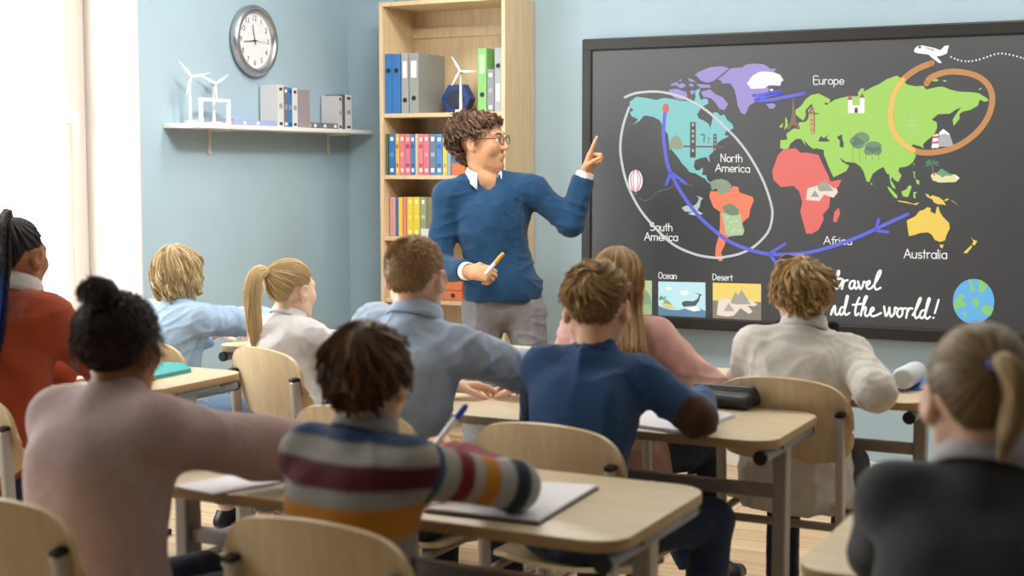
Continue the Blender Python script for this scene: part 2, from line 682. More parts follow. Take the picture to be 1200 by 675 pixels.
# ================================================================== the interactive board: frame, dark screen, and what it shows
BX0, BX1, BZ0, BZ1 = -2.80, -0.36, 0.645, 1.995
BFY = YB - 0.062                        # plane of the screen
_tl, _bl = at(679, 46, 1, BFY - 0.01), at(683, 379, 1, BFY - 0.01)
_br = at(1100, 402, 1, BFY - 0.01)
BX0 = float((_tl[0] + _bl[0]) / 2)
BZ1 = float(_tl[2])
BZ0 = float((_bl[2] + _br[2]) / 2)
board = empty('interactive_board', ((BX0 + BX1) / 2, YB, BZ0), 0,
              'large black framed interactive screen with a coloured world map on the blue wall', 'board')
M_bezel = mat('board bezel', '#232222', rough=0.42, vary=0.05)
M_screen = mat('dark screen', '#2d333b', rough=0.5, spec=0.5, emit=0.0)
M_screen.node_tree.nodes['Principled BSDF'].inputs['IOR'].default_value = 1.85
fw = 0.058
b_ = MB()
b_.box(((BX0 + BX1) / 2, YB - 0.036, BZ1 - fw / 2), (BX1 - BX0, 0.072, fw), bev=0.008)
b_.box(((BX0 + BX1) / 2, YB - 0.036, BZ0 + fw / 2), (BX1 - BX0, 0.072, fw), bev=0.008)
b_.box((BX0 + 0.026, YB - 0.036, (BZ0 + BZ1) / 2), (0.052, 0.07, BZ1 - BZ0 - 0.06), bev=0.008)
b_.box((BX1 - 0.026, YB - 0.036, (BZ0 + BZ1) / 2), (0.052, 0.07, BZ1 - BZ0 - 0.06), bev=0.008)
b_.build('frame', M_bezel, board, keep_world=True)
b_ = MB()
b_.box(((BX0 + BX1) / 2, BFY + 0.02, (BZ0 + BZ1) / 2), (BX1 - BX0 - 0.09, 0.04, BZ1 - BZ0 - 0.09))
b_.build('screen', M_screen, board, keep_world=True)

LAYER = [0]


def bpt(p, off=(0, 0), sc=1.0, lay=0):
    q = at(off[0] + p[0] / sc, off[1] + p[1] / sc, 1, BFY)
    return Vector((q[0], BFY - 0.0006 - lay * 0.0004, q[2]))


def pic(color, e=0.30):
    """a colour shown on the lit screen: the dark panel, lit from inside"""
    if ('screen colour ' + color) in MATS:
        return MATS['screen colour ' + color]
    m = mat('screen colour ' + color, color, rough=0.45, emit=0.70 + e * 0.4, spec=0.5)
    m.node_tree.nodes['Principled BSDF'].inputs['Base Color'].default_value = (*lin('#3d3e40'), 1)
    return m


class Flat:
    """flat shapes on the screen: one mesh"""

    def __init__(s, off=(0, 0), sc=1.0):
        s.v, s.f, s.mi, s.m = [], [], [], []
        s.off, s.sc = off, sc

    def _mi(s, m):
        if m not in s.m:
            s.m.append(m)
        return s.m.index(m)

    def poly(s, pts, m, lay=0, off=None, sc=None):
        P = [bpt(p, off or s.off, sc or s.sc, lay) for p in pts]
        tris = tessellate_polygon([[Vector((p.x, p.z, 0)) for p in P]])
        b = len(s.v)
        s.v += [tuple(p) for p in P]
        for t in tris:
            a, bb, c = P[t[0]], P[t[1]], P[t[2]]
            cr = (bb.x - a.x) * (c.z - a.z) - (bb.z - a.z) * (c.x - a.x)
            s.f.append(tuple(b + i for i in (t if cr > 0 else t[::-1])))
            s.mi.append(s._mi(m))
        return s

    def stroke(s, pts, w, m, lay=0, off=None, sc=None, taper=None):
        """round brush line, width in photo pixels"""
        o, k = off or s.off, sc or s.sc
        Q = smooth_line([(o[0] + p[0] / k, o[1] + p[1] / k) for p in pts])
        n = len(Q)
        L_, R_ = [], []
        for i in range(n):
            dx = Q[min(i + 1, n - 1)][0] - Q[max(i - 1, 0)][0]
            dy = Q[min(i + 1, n - 1)][1] - Q[max(i - 1, 0)][1]
            l = math.hypot(dx, dy) or 1
            h = w / 2
            L_.append((Q[i][0] - dy / l * h, Q[i][1] + dx / l * h))
            R_.append((Q[i][0] + dy / l * h, Q[i][1] - dx / l * h))
        b = len(s.v)
        for a, c in zip(L_, R_):
            s.v.append(tuple(bpt(a, lay=lay)))
            s.v.append(tuple(bpt(c, lay=lay)))
        mi = s._mi(m)
        for i in range(n - 1):
            s.f.append((b + 2 * i, b + 2 * i + 2, b + 2 * i + 3, b + 2 * i + 1))
            s.mi.append(mi)
        for (x, y) in (Q[0], Q[-1]):
            s.disc((x, y), w / 2, w / 2, m, lay, (0, 0), 1.0, 12)
        return s

    def disc(s, c, rx, ry, m, lay=0, off=None, sc=None, n=24):
        s.poly([(c[0] + rx * math.cos(2 * PI * i / n), c[1] + ry * math.sin(2 * PI * i / n)) for i in range(n)], m, lay, off, sc)
        return s

    def build(s, name, parent=board):
        me = bpy.data.meshes.new(name)
        me.from_pydata(s.v, [], s.f)
        for m in s.m:
            me.materials.append(m)
        me.polygons.foreach_set('material_index', s.mi)
        me.update()
        bm = bmesh.new()
        bm.from_mesh(me)
        for f in bm.faces:
            if f.normal.y > 0:
                f.normal_flip()
        bm.to_mesh(me)
        bm.free()
        return link_mesh(name, me, parent, True)


def smooth_line(P, sub=6):
    """Catmull-Rom through the points"""
    if len(P) < 3:
        return P
    out = []
    for i in range(len(P) - 1):
        p0, p1, p2, p3 = P[max(i - 1, 0)], P[i], P[i + 1], P[min(i + 2, len(P) - 1)]
        for k in range(sub):
            t = k / sub
            out.append(tuple(0.5 * (2 * p1[j] + (p2[j] - p0[j]) * t + (2 * p0[j] - 5 * p1[j] + 4 * p2[j] - p3[j]) * t * t
                                    + (3 * p1[j] - p0[j] - 3 * p2[j] + p3[j]) * t ** 3) for j in (0, 1)))
    out.append(P[-1])
    return out


S8 = 7.94
G_teal, G_purple, G_green, G_red = pic('#7fcfcd'), pic('#a18fd8'), pic('#a6dc57'), pic('#f0685f')
G_orange, G_yellow, G_white, G_blue = pic('#fb8258'), pic('#fad34e'), pic('#f6f6f2', 0.55), pic('#5a62e0')
G_lime, G_grey, G_dgreen, G_brown = pic('#b7d98c'), pic('#b9bab8'), pic('#66806a'), pic('#8a6252')
G_tan, G_dark, G_cream, G_lilac = pic('#d9a35c'), pic('#3c3e40', 0.03), pic('#f7e4d4'), pic('#d9d9da')
G_chalk, G_ochre, G_ochre2 = pic('#d4d4d4', 0.35), pic('#c98a45'), pic('#f2c75e')

# --- continents (each one a piece of the picture)
o1, o2, o3, o4, o5, o6, o7, o8 = (725, 70), (725, 145), (790, 200), (840, 60), (890, 90), (1025, 40), (890, 165), (1020, 110)
na = [(105, 390), (165, 345), (250, 355), (350, 375), (420, 355), (500, 365), (560, 380), (640, 385), (700, 400), (715, 350), (710, 290), (760, 265),
      (745, 320), (765, 375), (800, 360), (830, 370), (835, 410), (790, 430), (760, 460), (730, 510), (745, 545), (800, 570), (840, 600), (850, 640),
      (870, 570), (880, 490), (920, 490), (945, 520), (985, 510), (1010, 560), (1060, 600), (1070, 640), (1000, 665), (985, 700), (1030, 710), (960, 745),
      (920, 775), (905, 825), (880, 855), (840, 895), (850, 955), (835, 940), (820, 905), (760, 915), (710, 935), (700, 995), (720, 1030), (760, 1025),
      (780, 1000), (785, 1035), (775, 1070), (815, 1075), (825, 1115), (855, 1150), (835, 1145), (800, 1105), (760, 1085), (720, 1060), (660, 1045),
      (630, 1005), (590, 965), (550, 905), (500, 845), (470, 785), (460, 695), (430, 655), (400, 600), (385, 565), (330, 535), (265, 520), (235, 520),
      (195, 570), (130, 605), (180, 560), (165, 545), (120, 525), (105, 490), (140, 465), (100, 440)]
Flat(o1, S8).poly(na, G_teal).build('north_america')
gr = [(5, 265), (60, 225), (130, 160), (240, 150), (270, 125), (340, 115), (430, 120), (470, 140), (500, 165), (560, 160), (530, 190), (600, 240), (590, 300),
      (470, 330), (490, 360), (420, 430), (370, 460), (300, 510), (265, 590), (225, 575), (195, 510), (185, 440), (165, 360), (130, 300), (50, 300), (35, 270)]
f = Flat(o4, S8).poly(gr, G_purple)
f.poly([(460, 490), (520, 485), (550, 500), (530, 535), (490, 535)], G_purple)
for isl in ([(710, 140), (750, 110), (850, 70), (960, 60), (1030, 80), (990, 110), (930, 160), (880, 200), (820, 215), (760, 190), (740, 165)],
            [(720, 225), (850, 235), (855, 260), (760, 260)], [(765, 300), (850, 275), (900, 320), (970, 350), (1020, 410), (985, 470), (940, 460), (900, 400), (860, 360), (790, 345)],
            [(465, 280), (540, 270), (630, 300), (640, 340), (600, 375), (540, 370), (480, 320)], [(480, 230), (540, 205), (560, 225), (500, 245)],
            [(530, 240), (600, 215), (630, 245), (580, 265)], [(640, 170), (690, 185), (720, 210), (660, 200)], [(650, 230), (690, 220), (700, 250), (670, 250)],
            [(660, 290), (700, 280), (705, 310), (680, 330)], [(560, 190), (585, 180), (575, 210)]):
    f.poly(isl, G_purple, 0, o1)
f.build('greenland_and_arctic_islands')
eu = [(932.2, 129), (939, 124), (944, 116.5), (950.5, 111.4), (959.3, 109.5), (965.6, 112.7), (973, 116.5), (971.9, 121), (965.6, 120.2), (968, 123.4), (978, 117),
      (985.7, 114.6), (995.8, 112.7), (1005.9, 112.7), (1005.2, 108.9), (1009.6, 103.2), (1012.8, 103.9), (1012, 107.6), (1022.2, 102), (1029.8, 98.8), (1038.9, 92.9),
      (1050.8, 88.5), (1057.7, 92.9), (1062.8, 99.2), (1072.9, 101.1), (1081.7, 100.5), (1085.5, 104.9), (1099.3, 101.7), (1105.6, 101.7), (1113.2, 104.9),
      (1123.2, 107.4), (1138.4, 108), (1147.2, 109.3), (1157.2, 115.6), (1159, 118), (1153.5, 119.3), (1148.4, 116.6), (1146.9, 120.6), (1146, 123.9), (1137.1, 128.9),
      (1128.3, 130.8), (1124.5, 133.3), (1124.5, 139), (1117.6, 147.8), (1116.4, 140.2), (1119.5, 135.2), (1126.4, 125.7), (1119.5, 128.9), (1113.2, 133.3),
      (1099.4, 133.9), (1091.8, 140.2), (1098.1, 143.4), (1098.1, 150.3), (1094.3, 157.9), (1086.8, 164.2), (1081.7, 169.2), (1082.4, 174.2), (1079.2, 171.7),
      (1070.4, 169.2), (1068.5, 170.5), (1074.2, 178), (1072.3, 185.6), (1069.2, 190.7), (1062.9, 195.1), (1054.1, 196.4), (1052.8, 200.2), (1056.6, 205.8),
      (1052.8, 213.4), (1049, 211.5), (1045.3, 207.1), (1044, 211.5), (1047.8, 216.5), (1049.7, 221.6), (1045.9, 219.7), (1043.4, 214), (1042.1, 203.9), (1039.6, 203.9),
      (1035.2, 195.7), (1028.9, 198.9), (1022.6, 203.9), (1018.8, 213.4), (1015.7, 212.7), (1012.2, 201.5), (1008.4, 195.2), (1002.1, 190.8), (990.8, 189.6),
      (983.8, 184.5), (987, 189.6), (995.2, 194), (992, 200.3), (976.9, 207.8), (973.1, 200.3), (965.6, 181.4), (965.6, 175.7), (956.8, 173.8), (953, 174.4),
      (947.9, 170.6), (942, 163.5), (944.5, 171), (938.5, 162.4), (932.8, 163), (926.5, 168.1), (924, 173.8), (920.2, 174.6), (914.2, 173.8), (914.6, 164.3), (922.7, 163.7),
      (921.5, 156.7), (930.3, 150.5), (937.9, 151.7), (935.3, 144.2), (939, 143), (944, 142.9), (947, 139.1), (947.9, 134), (947, 129), (953, 122), (950, 122.5),
      (944, 129), (944.4, 134.8), (941.6, 141.4), (936.6, 137.9), (932.2, 134)]
f = Flat().poly(eu, G_green)
for isl in ([(240, 370), (260, 400), (265, 460), (230, 495), (240, 450)], [(180, 470), (220, 425), (215, 470)]):
    f.poly(isl, G_green, 0, o5, S8)
for isl in ([(235, 305), (260, 315), (330, 390), (330, 420), (300, 405), (255, 345)], [(365, 355), (410, 335), (440, 295), (465, 305), (450, 350), (430, 405), (385, 400)],
            [(480, 360), (520, 355), (495, 375), (500, 415), (480, 410)], [(480, 165), (495, 170), (490, 210), (505, 230), (485, 225)],
            [(500, 240), (535, 250), (535, 290), (510, 280)], [(80, 270), (100, 280), (90, 298)], [(480, 90), (490, 95), (485, 120)]):
    f.poly(isl, G_green, 0, (1010, 180), S8)
for isl in ([(530, 430), (560, 415), (600, 425), (580, 440), (545, 440)], [(630, 430), (660, 428), (675, 440), (645, 442)], [(965, 515), (985, 500), (1000, 508), (975, 520)]):
    f.poly(isl, G_green, 0, o6, S8)
for isl in ([(545, 600), (570, 550), (600, 570), (640, 540), (625, 570), (660, 600), (600, 605)], [(720, 560), (770, 535), (770, 570), (785, 620), (780, 660), (745, 650), (750, 600)]):
    f.poly(isl, G_dark, 1, o5, S8)
f.build('europe_and_asia')
f = Flat((900, 170), 3.97).poly([(45, 50), (70, 20), (130, 15), (150, 35), (180, 35), (235, 45), (255, 90), (280, 140), (290, 170), (342, 160), (330, 190), (290, 235), (285, 290),
     (255, 325), (260, 345), (235, 395), (205, 412), (178, 412), (160, 345), (150, 310), (160, 265), (145, 215), (120, 190), (60, 195), (25, 160), (20, 120)], G_red)
f.poly([(330, 290), (335, 320), (318, 360), (302, 355), (310, 310)], G_red)
f.build('africa')
f = Flat((1040, 225), S8).poly([(180, 265), (260, 225), (300, 175), (340, 165), (370, 140), (405, 150), (400, 180), (445, 205), (460, 140), (475, 135), (490, 190), (520, 235), (575, 290),
     (580, 340), (550, 400), (535, 450), (490, 465), (440, 445), (415, 400), (380, 375), (310, 380), (250, 400), (200, 410), (190, 350)], G_yellow)
for isl in ([(485, 490), (525, 490), (510, 525), (492, 515)], [(775, 420), (800, 445), (835, 455), (815, 495), (785, 490), (800, 460)], [(780, 495), (790, 510), (740, 570), (705, 565)],
            [(350, 15), (385, 25), (390, 45), (420, 30), (480, 50), (520, 80), (545, 125), (510, 115), (470, 115), (430, 95), (420, 70), (370, 45)],
            [(95, 78), (180, 90), (240, 110), (300, 95), (270, 122), (190, 105), (100, 88)], [(525, 75), (560, 60), (575, 65), (545, 85)], [(590, 70), (650, 115), (660, 125), (600, 85)]):
    f.poly(isl, G_yellow)
f.build('australia')
Flat((670, 170), 3.97).poly([(640, 240), (645, 215), (690, 215), (735, 215), (750, 190), (775, 195), (780, 220), (840, 240), (848, 255), (830, 300), (825, 335), (795, 360), (785, 395),
     (745, 420), (720, 435), (712, 465), (695, 500), (705, 535), (688, 542), (668, 515), (670, 475), (685, 420), (690, 375), (690, 310), (660, 290)], G_orange).build('south_america')

# --- little pictures on the map
f = Flat(o5, S8)
f.poly([(310, 195), (320, 195), (328, 330), (345, 420), (380, 490), (358, 490), (335, 450), (300, 450), (280, 490), (255, 490), (290, 410), (303, 330)], G_brown, 1)
f.build('iron_tower_picture')
f = Flat(o5, S8)
f.poly([(465, 345), (510, 345), (508, 540), (472, 540)], G_tan, 1).poly([(455, 345), (472, 290), (490, 262), (505, 292), (515, 345)], G_brown, 1)
f.poly([(505, 335), (555, 340), (555, 348), (505, 348)], G_dark, 1).poly([(508, 345), (516, 345), (514, 530), (508, 530)], G_dark, 1)
for yy in (400, 435, 490):
    f.poly([(470, yy), (508, yy), (508, yy + 6), (470, yy + 6)], G_brown, 2)
f.disc((490, 318), 10, 12, G_tan, 2)
f.build('clock_tower_picture')
f = Flat(o5, S8)
f.poly([(825, 215), (865, 215), (865, 265), (935, 265), (935, 195), (978, 195), (978, 338), (825, 338)], G_white, 1)
f.poly([(818, 215), (840, 165), (868, 215)], pic('#b4473d'), 1).poly([(930, 195), (955, 148), (982, 195)], pic('#b4473d'), 1)
f.poly([(885, 336), (885, 300), (900, 280), (916, 300), (916, 336)], G_dark, 2)
f.build('castle_picture')
f = Flat(o2, S8)
f.poly([(665, -15), (718, -15), (718, 315), (665, 315)], G_dark, 1).poly([(882, 95), (912, 95), (912, 275), (882, 275)], G_dark, 1)
for yy in (-5, 55, 100, 150, 235):
    f.poly([(682, yy), (702, yy), (702, yy + 28), (682, yy + 28)], G_grey, 2)
for yy in (110, 145, 180, 230):
    f.poly([(891, yy), (903, yy), (903, yy + 16), (891, yy + 16)], G_grey, 2)
f.poly([(600, 203), (985, 208), (985, 222), (600, 219)], pic('#7d3a40'), 2)
f.build('bridge_picture')
f = Flat(o2, S8)
f.poly([(472, 250), (470, 190), (500, 130), (530, 105), (570, 130), (595, 190), (590, 235), (540, 240), (500, 225)], pic('#8fa382'), 1)
f
f.build('woodland_picture')
f = Flat(o2, S8)
f.poly([(755, 105), (785, 88), (810, 105), (800, 175), (785, 175), (790, 115)], pic('#5d8a8a'), 1).poly([(825, 125), (850, 130), (838, 165), (855, 178), (828, 178), (834, 150)], pic('#5d8a8a'), 1)
f.build('totem_picture')
f = Flat(o3, S8)
f.poly([(335, 105), (380, 85), (440, 75), (500, 95), (535, 140), (525, 195), (480, 200), (450, 225), (415, 215), (395, 165), (350, 185)], pic('#8aa083'), 1)
f.poly([(440, 395), (620, 400), (635, 500), (655, 560), (640, 600), (560, 605), (520, 612), (475, 585), (470, 500)], pic('#b3cf9c'), 1)
f.poly([(450, 330), (520, 305), (570, 330), (605, 365), (600, 410), (540, 420), (470, 390)], pic('#6f8a70'), 2)
for x, y in ((490, 430), (530, 470), (580, 460), (500, 520), (560, 540), (610, 550), (540, 560)):
    f.poly([(x - 16, y), (x + 16, y - 4), (x + 18, y + 12), (x - 14, y + 16)], pic('#cfe0bc'), 2)
f.build('jungle_ruin_picture')
f = Flat(o4, S8)
f.poly([(280, 300), (330, 230), (400, 190), (480, 190), (540, 200), (590, 220), (622, 270), (600, 285), (590, 322), (480, 315), (450, 345), (320, 350)], G_white, 1)
f.disc((510, 360), 16, 10, G_white, 2)
f.build('polar_bear_picture')
f = Flat(o7, S8)
f.poly([(450, 440), (540, 415), (570, 440), (640, 400), (690, 440), (720, 445), (730, 480), (690, 530), (600, 500), (560, 560), (435, 550), (440, 490)], G_cream, 1)
f.poly([(540, 430), (570, 370), (585, 395), (612, 362), (690, 465), (560, 470)], pic('#a7a594'), 2).poly([(478, 522), (515, 458), (557, 522)], pic('#9aa396'), 2)
f.build('desert_pyramid_picture')
f = Flat(o5, S8)
for c, rx, ry in (((890, 600), 50, 45), ((950, 570), 75, 55), ((920, 630), 60, 40), ((1060, 650), 80, 50), ((1020, 690), 50, 40), ((1090, 690), 50, 40)):
    f.disc(c, rx, ry, pic('#6f8f70'), 1)
for x in (870, 930, 990, 1050, 1110):
    f.stroke([(x, 640), (x, 780)], 0.5, pic('#6f7f60'), 1)
f.build('asian_trees_picture')
f = Flat(o2, S8)
f.disc((158, 530), 66, 102, G_white, 1)
for dx in (-44, -22, 22, 44):
    w_ = 7 if abs(dx) == 22 else 9
    f.stroke([(158 + dx * 0.35, 436), (158 + dx * 0.9, 480), (158 + dx, 530), (158 + dx * 0.85, 580), (158 + dx * 0.4, 622)], w_ / S8, pic('#d9596c'), 2)
f.poly([(145, 640), (172, 640), (168, 662), (149, 662)], G_brown, 1)
f.build('hot_air_balloon_picture')
f = Flat((670, 170), 3.97)
for i in range(26):
    t = i / 25
    x = 315 + 245 * t
    y = 225 + 38 * math.sin(t * 5.2 + 0.6) * (1 - t) - 45 * t + 8 * math.sin(t * 14)
    f.disc((x, y), 2.0, 2.0, G_grey, 1)
f.build('dotted_flight_path')
f = Flat(o3, S8)
f.poly([(70, 345), (110, 325), (190, 325), (218, 295), (233, 255), (200, 233), (240, 243), (272, 258), (250, 275), (240, 330), (215, 372), (170, 385), (100, 380)], pic('#c3cdcd'), 1)
f.poly([(175, 385), (215, 370), (272, 402), (190, 416), (130, 402)], pic('#c9edf2'), 1)
f.build('whale_picture')
f = Flat((1010, 180), S8)
f.poly([(640, 205), (665, 178), (870, 195), (912, 228), (870, 265), (720, 270), (660, 248)], pic('#f2e6ae'), 1)
f.poly([(870, 195), (912, 228), (875, 235)], G_white, 2)
f.poly([(685, 190), (740, 138), (850, 205), (780, 205), (750, 222), (720, 200)], pic('#63a56f'), 2)
f.stroke([(675, 200), (662, 150), (652, 95)], 1.6, G_brown, 2)
for a in (-2.9, -2.3, -1.2, -0.4, 0.3, 2.7):
    c, s_ = math.cos(a), math.sin(a)
    f.poly([(655, 92), (655 + 40 * c - 14 * s_, 88 + 34 * s_ + 14 * c), (655 + 80 * c, 100 + 50 * s_), (655 + 40 * c + 10 * s_, 92 + 34 * s_ - 10 * c)], pic('#3f8464'), 3)
f.build('palm_island_picture')
f = Flat(o8, S8)
f.poly([(635, 492), (640, 360), (678, 325), (735, 370), (778, 490)], pic('#b4b6ba'), 1).poly([(640, 385), (640, 360), (678, 325), (735, 370), (735, 388), (700, 370), (670, 375)], G_white, 2)
f.poly([(568, 505), (585, 385), (632, 372), (636, 502)], G_white, 2)
for yy in (395, 445):
    f.poly([(578, yy), (634, yy - 6), (634, yy + 16), (575, yy + 20)], pic('#e2574a'), 3)
f.poly([(585, 385), (605, 355), (632, 372)], pic('#a8412f'), 3)
f.build('mountain_and_lighthouse_picture')
f = Flat(o8, S8)
for x in (345, 370, 395, 420, 442):
    f.stroke([(x, 385), (x, 285)], 0.9, G_lime, 1)
f.stroke([(385, 270), (370, 165)], 1.0, G_lime, 1).stroke([(385, 250), (300, 232)], 1.2, G_lime, 1).stroke([(400, 245), (465, 230)], 1.0, G_lime, 1)
f.stroke([(400, 240), (410, 285)], 1.4, G_lime, 1).stroke([(335, 290), (460, 300)], 1.2, G_lime, 1)
f.build('wind_farm_picture')
f = Flat(o6, S8)
f.poly([(365, 152), (378, 130), (400, 112), (440, 104), (560, 130), (612, 150), (650, 110), (692, 104), (672, 182), (610, 205), (575, 207), (628, 266), (600, 270), (540, 225),
        (500, 190), (400, 178), (372, 168)], G_white, 2)
f.disc((420, 122), 14, 11, G_dark, 3)
for x, y in ((485, 130), (508, 136), (530, 142), (545, 148)):
    f.disc((x, y), 6, 8, G_dark, 3)
f.build('aeroplane_picture')
f = Flat(o6, S8)
for x, y in ((712, 213), (745, 228), (775, 240), (808, 248), (845, 252), (877, 253), (910, 250), (945, 243), (978, 235), (1015, 224), (1048, 212), (1080, 200), (1115, 188), (1150, 181),
             (1185, 180), (1220, 184), (1255, 190), (1290, 198), (1325, 207), (1360, 217), (1390, 226)):
    f.disc((x, y), 8.5, 8.5, G_white, 2, n=12)
f.build('dotted_plane_trail')

# --- drawn over the map with the board pens
Flat().stroke([(732.5, 114), (744, 109.5), (760, 107.5), (775, 107.8), (790, 111), (805, 116), (820, 124), (835, 135), (850, 149), (865, 164.5), (880, 185), (895, 213), (904, 240),
     (905, 255), (900, 272), (885, 288), (868, 297), (850, 301), (838, 302), (815, 298), (790, 287), (770, 269), (750, 245), (735, 215), (728, 185), (727.5, 165), (731, 145), (737.5, 126)],
     2.8, G_chalk, 4).build('white_pen_loop')
f = Flat().stroke([(780, 129), (778.5, 143), (778, 160), (782, 190), (788, 206), (800, 228), (818, 252), (835, 268), (855, 283), (880, 293), (905, 298), (940, 297), (975, 289), (1010, 276),
     (1040, 262), (1064, 251)], 4.2, G_blue, 5)
for pts in ([(781, 216), (786.5, 202)], [(786.5, 202), (804, 215)], [(920, 286), (902, 297)], [(902, 297), (913, 314)], [(1030, 257), (1026, 270)], [(1026, 270), (1041, 272)]):
    f.stroke(pts, 3.6, G_blue, 5)
f.stroke([(883, 112), (900, 110), (917, 107.5), (900, 112), (885, 117), (900, 117.5), (920, 114), (943, 109.5)], 4.0, G_blue, 5)
f.build('blue_pen_route')
Flat().disc((780.5, 127), 4, 5.5, pic('#e25a66'), 6).build('red_pen_dot')
f = Flat().stroke([(1092, 74), (1075, 81), (1060, 92), (1050, 105), (1045, 122), (1044, 140), (1048, 155), (1058, 168), (1070, 176), (1085, 179), (1105, 177), (1125, 170), (1145, 155),
     (1158, 137), (1163, 118), (1160, 103), (1150, 92), (1135, 86), (1115, 84), (1100, 87), (1090, 92), (1086, 98)], 7.0, G_ochre, 4)
f.stroke([(1058, 94), (1050, 105), (1045, 122), (1044, 140), (1048, 155), (1058, 168), (1070, 176)], 6.6, G_ochre2, 6)
f.build('orange_pen_loop')

# --- picture cards along the lower edge, and the globe
f = Flat()
f.poly([(771.5, 329.8), (826.7, 331), (827, 375), (771.5, 373.5)], pic('#c4eef2', 0.4), 1)
f.poly([(771.5, 358), (778, 361), (786, 363), (795, 363.5), (803, 361.5), (812, 363), (820, 361), (827, 364.5), (827, 375), (771.5, 373.5)], pic('#5a8aa6'), 2)
f.poly([(799, 356), (800, 353.5), (804, 352.5), (813, 353), (817.5, 350), (819.5, 345.5), (814, 343.2), (819, 344), (823, 345.5), (820.5, 347.5), (819.5, 352.5), (815, 358.5), (801, 359.5)], pic('#4a545c'), 3)
f.poly([(804, 362), (810, 360), (816, 359), (822, 363.5), (813, 365)], G_white, 3)
f.poly([(775, 356), (779, 352.5), (786, 355), (792, 361.5), (783, 362.5), (777, 359.5)], pic('#d8d9a0'), 3)
f.poly([(777, 355), (781, 350.5), (788, 357)], pic('#8fb070'), 4)
f.poly([(772, 350), (775, 346), (777.5, 348.5), (782, 347), (779, 350.5), (780, 353), (776, 350.5), (774, 352.5)], pic('#6d9a6a'), 4)
f.disc((784, 338), 4, 1.8, G_white, 2).disc((802, 343), 5, 3, G_white, 2)
f.build('ocean_card')
f = Flat()
f.poly([(835.3, 331.3), (892, 332.8), (892, 378.5), (835.3, 376.2)], pic('#fadb6a', 0.35), 1)
f.poly([(835.3, 352), (892, 354), (892, 378.5), (835.3, 376.2)], pic('#8d8478', 0.2), 2)
f.poly([(842, 352), (851, 349), (858, 352), (868, 350), (880, 352), (888, 356.5), (884, 359), (876, 358), (882, 365), (878, 368), (868, 361), (860, 370), (852, 371), (840, 369), (841, 360)], G_cream, 3)
f.poly([(856, 355), (862, 341), (865, 346), (869, 339), (880, 356.5), (862, 356.5)], pic('#aaa79a'), 4).poly([(848, 364.5), (854, 355), (861, 364.5)], pic('#b3b0a2'), 4)
f.build('desert_card')
f = Flat()
f.poly([(709, 327.5), (764, 328.8), (764, 373), (709, 371.5)], pic('#bfd596'), 1)
f.poly([(709, 356), (764, 357), (764, 373), (709, 371.5)], pic('#a3bd8c'), 2)
f.poly([(722, 357), (735, 340), (744, 350), (748, 346), (756, 339), (762, 346), (764, 357)], pic('#84a47c'), 3)
f.build('forest_card')
f = Flat((1080, 300), 9.925)
f.disc((605, 528), 241, 262, pic('#60b4ec'), 1, n=48)
Gg = pic('#86cf78')
f.poly([(545, 270), (580, 268), (590, 330), (625, 380), (615, 410), (560, 415), (570, 350)], Gg, 2)
f.poly([(655, 275), (700, 282), (775, 350), (745, 390), (715, 430), (670, 425), (660, 350)], Gg, 2)
f.poly([(400, 500), (440, 440), (510, 450), (480, 520), (530, 545), (500, 590), (440, 600), (400, 640), (372, 580)], Gg, 2)
f.poly([(580, 520), (620, 480), (670, 520), (670, 580), (640, 610)], Gg, 2)
f.poly([(680, 610), (740, 570), (830, 590), (838, 620), (800, 700), (720, 670)], Gg, 2)
f.poly([(480, 660), (530, 655), (520, 710), (490, 700)], Gg, 2)
f.build('globe_picture')

# --- lettering: one stroke alphabet, round pen
def arc(cx, cy, rx, ry, a0, a1, n=9):
    return [(cx + rx * math.cos(math.radians(a0 + (a1 - a0) * i / n)), cy + ry * math.sin(math.radians(a0 + (a1 - a0) * i / n))) for i in range(n + 1)]


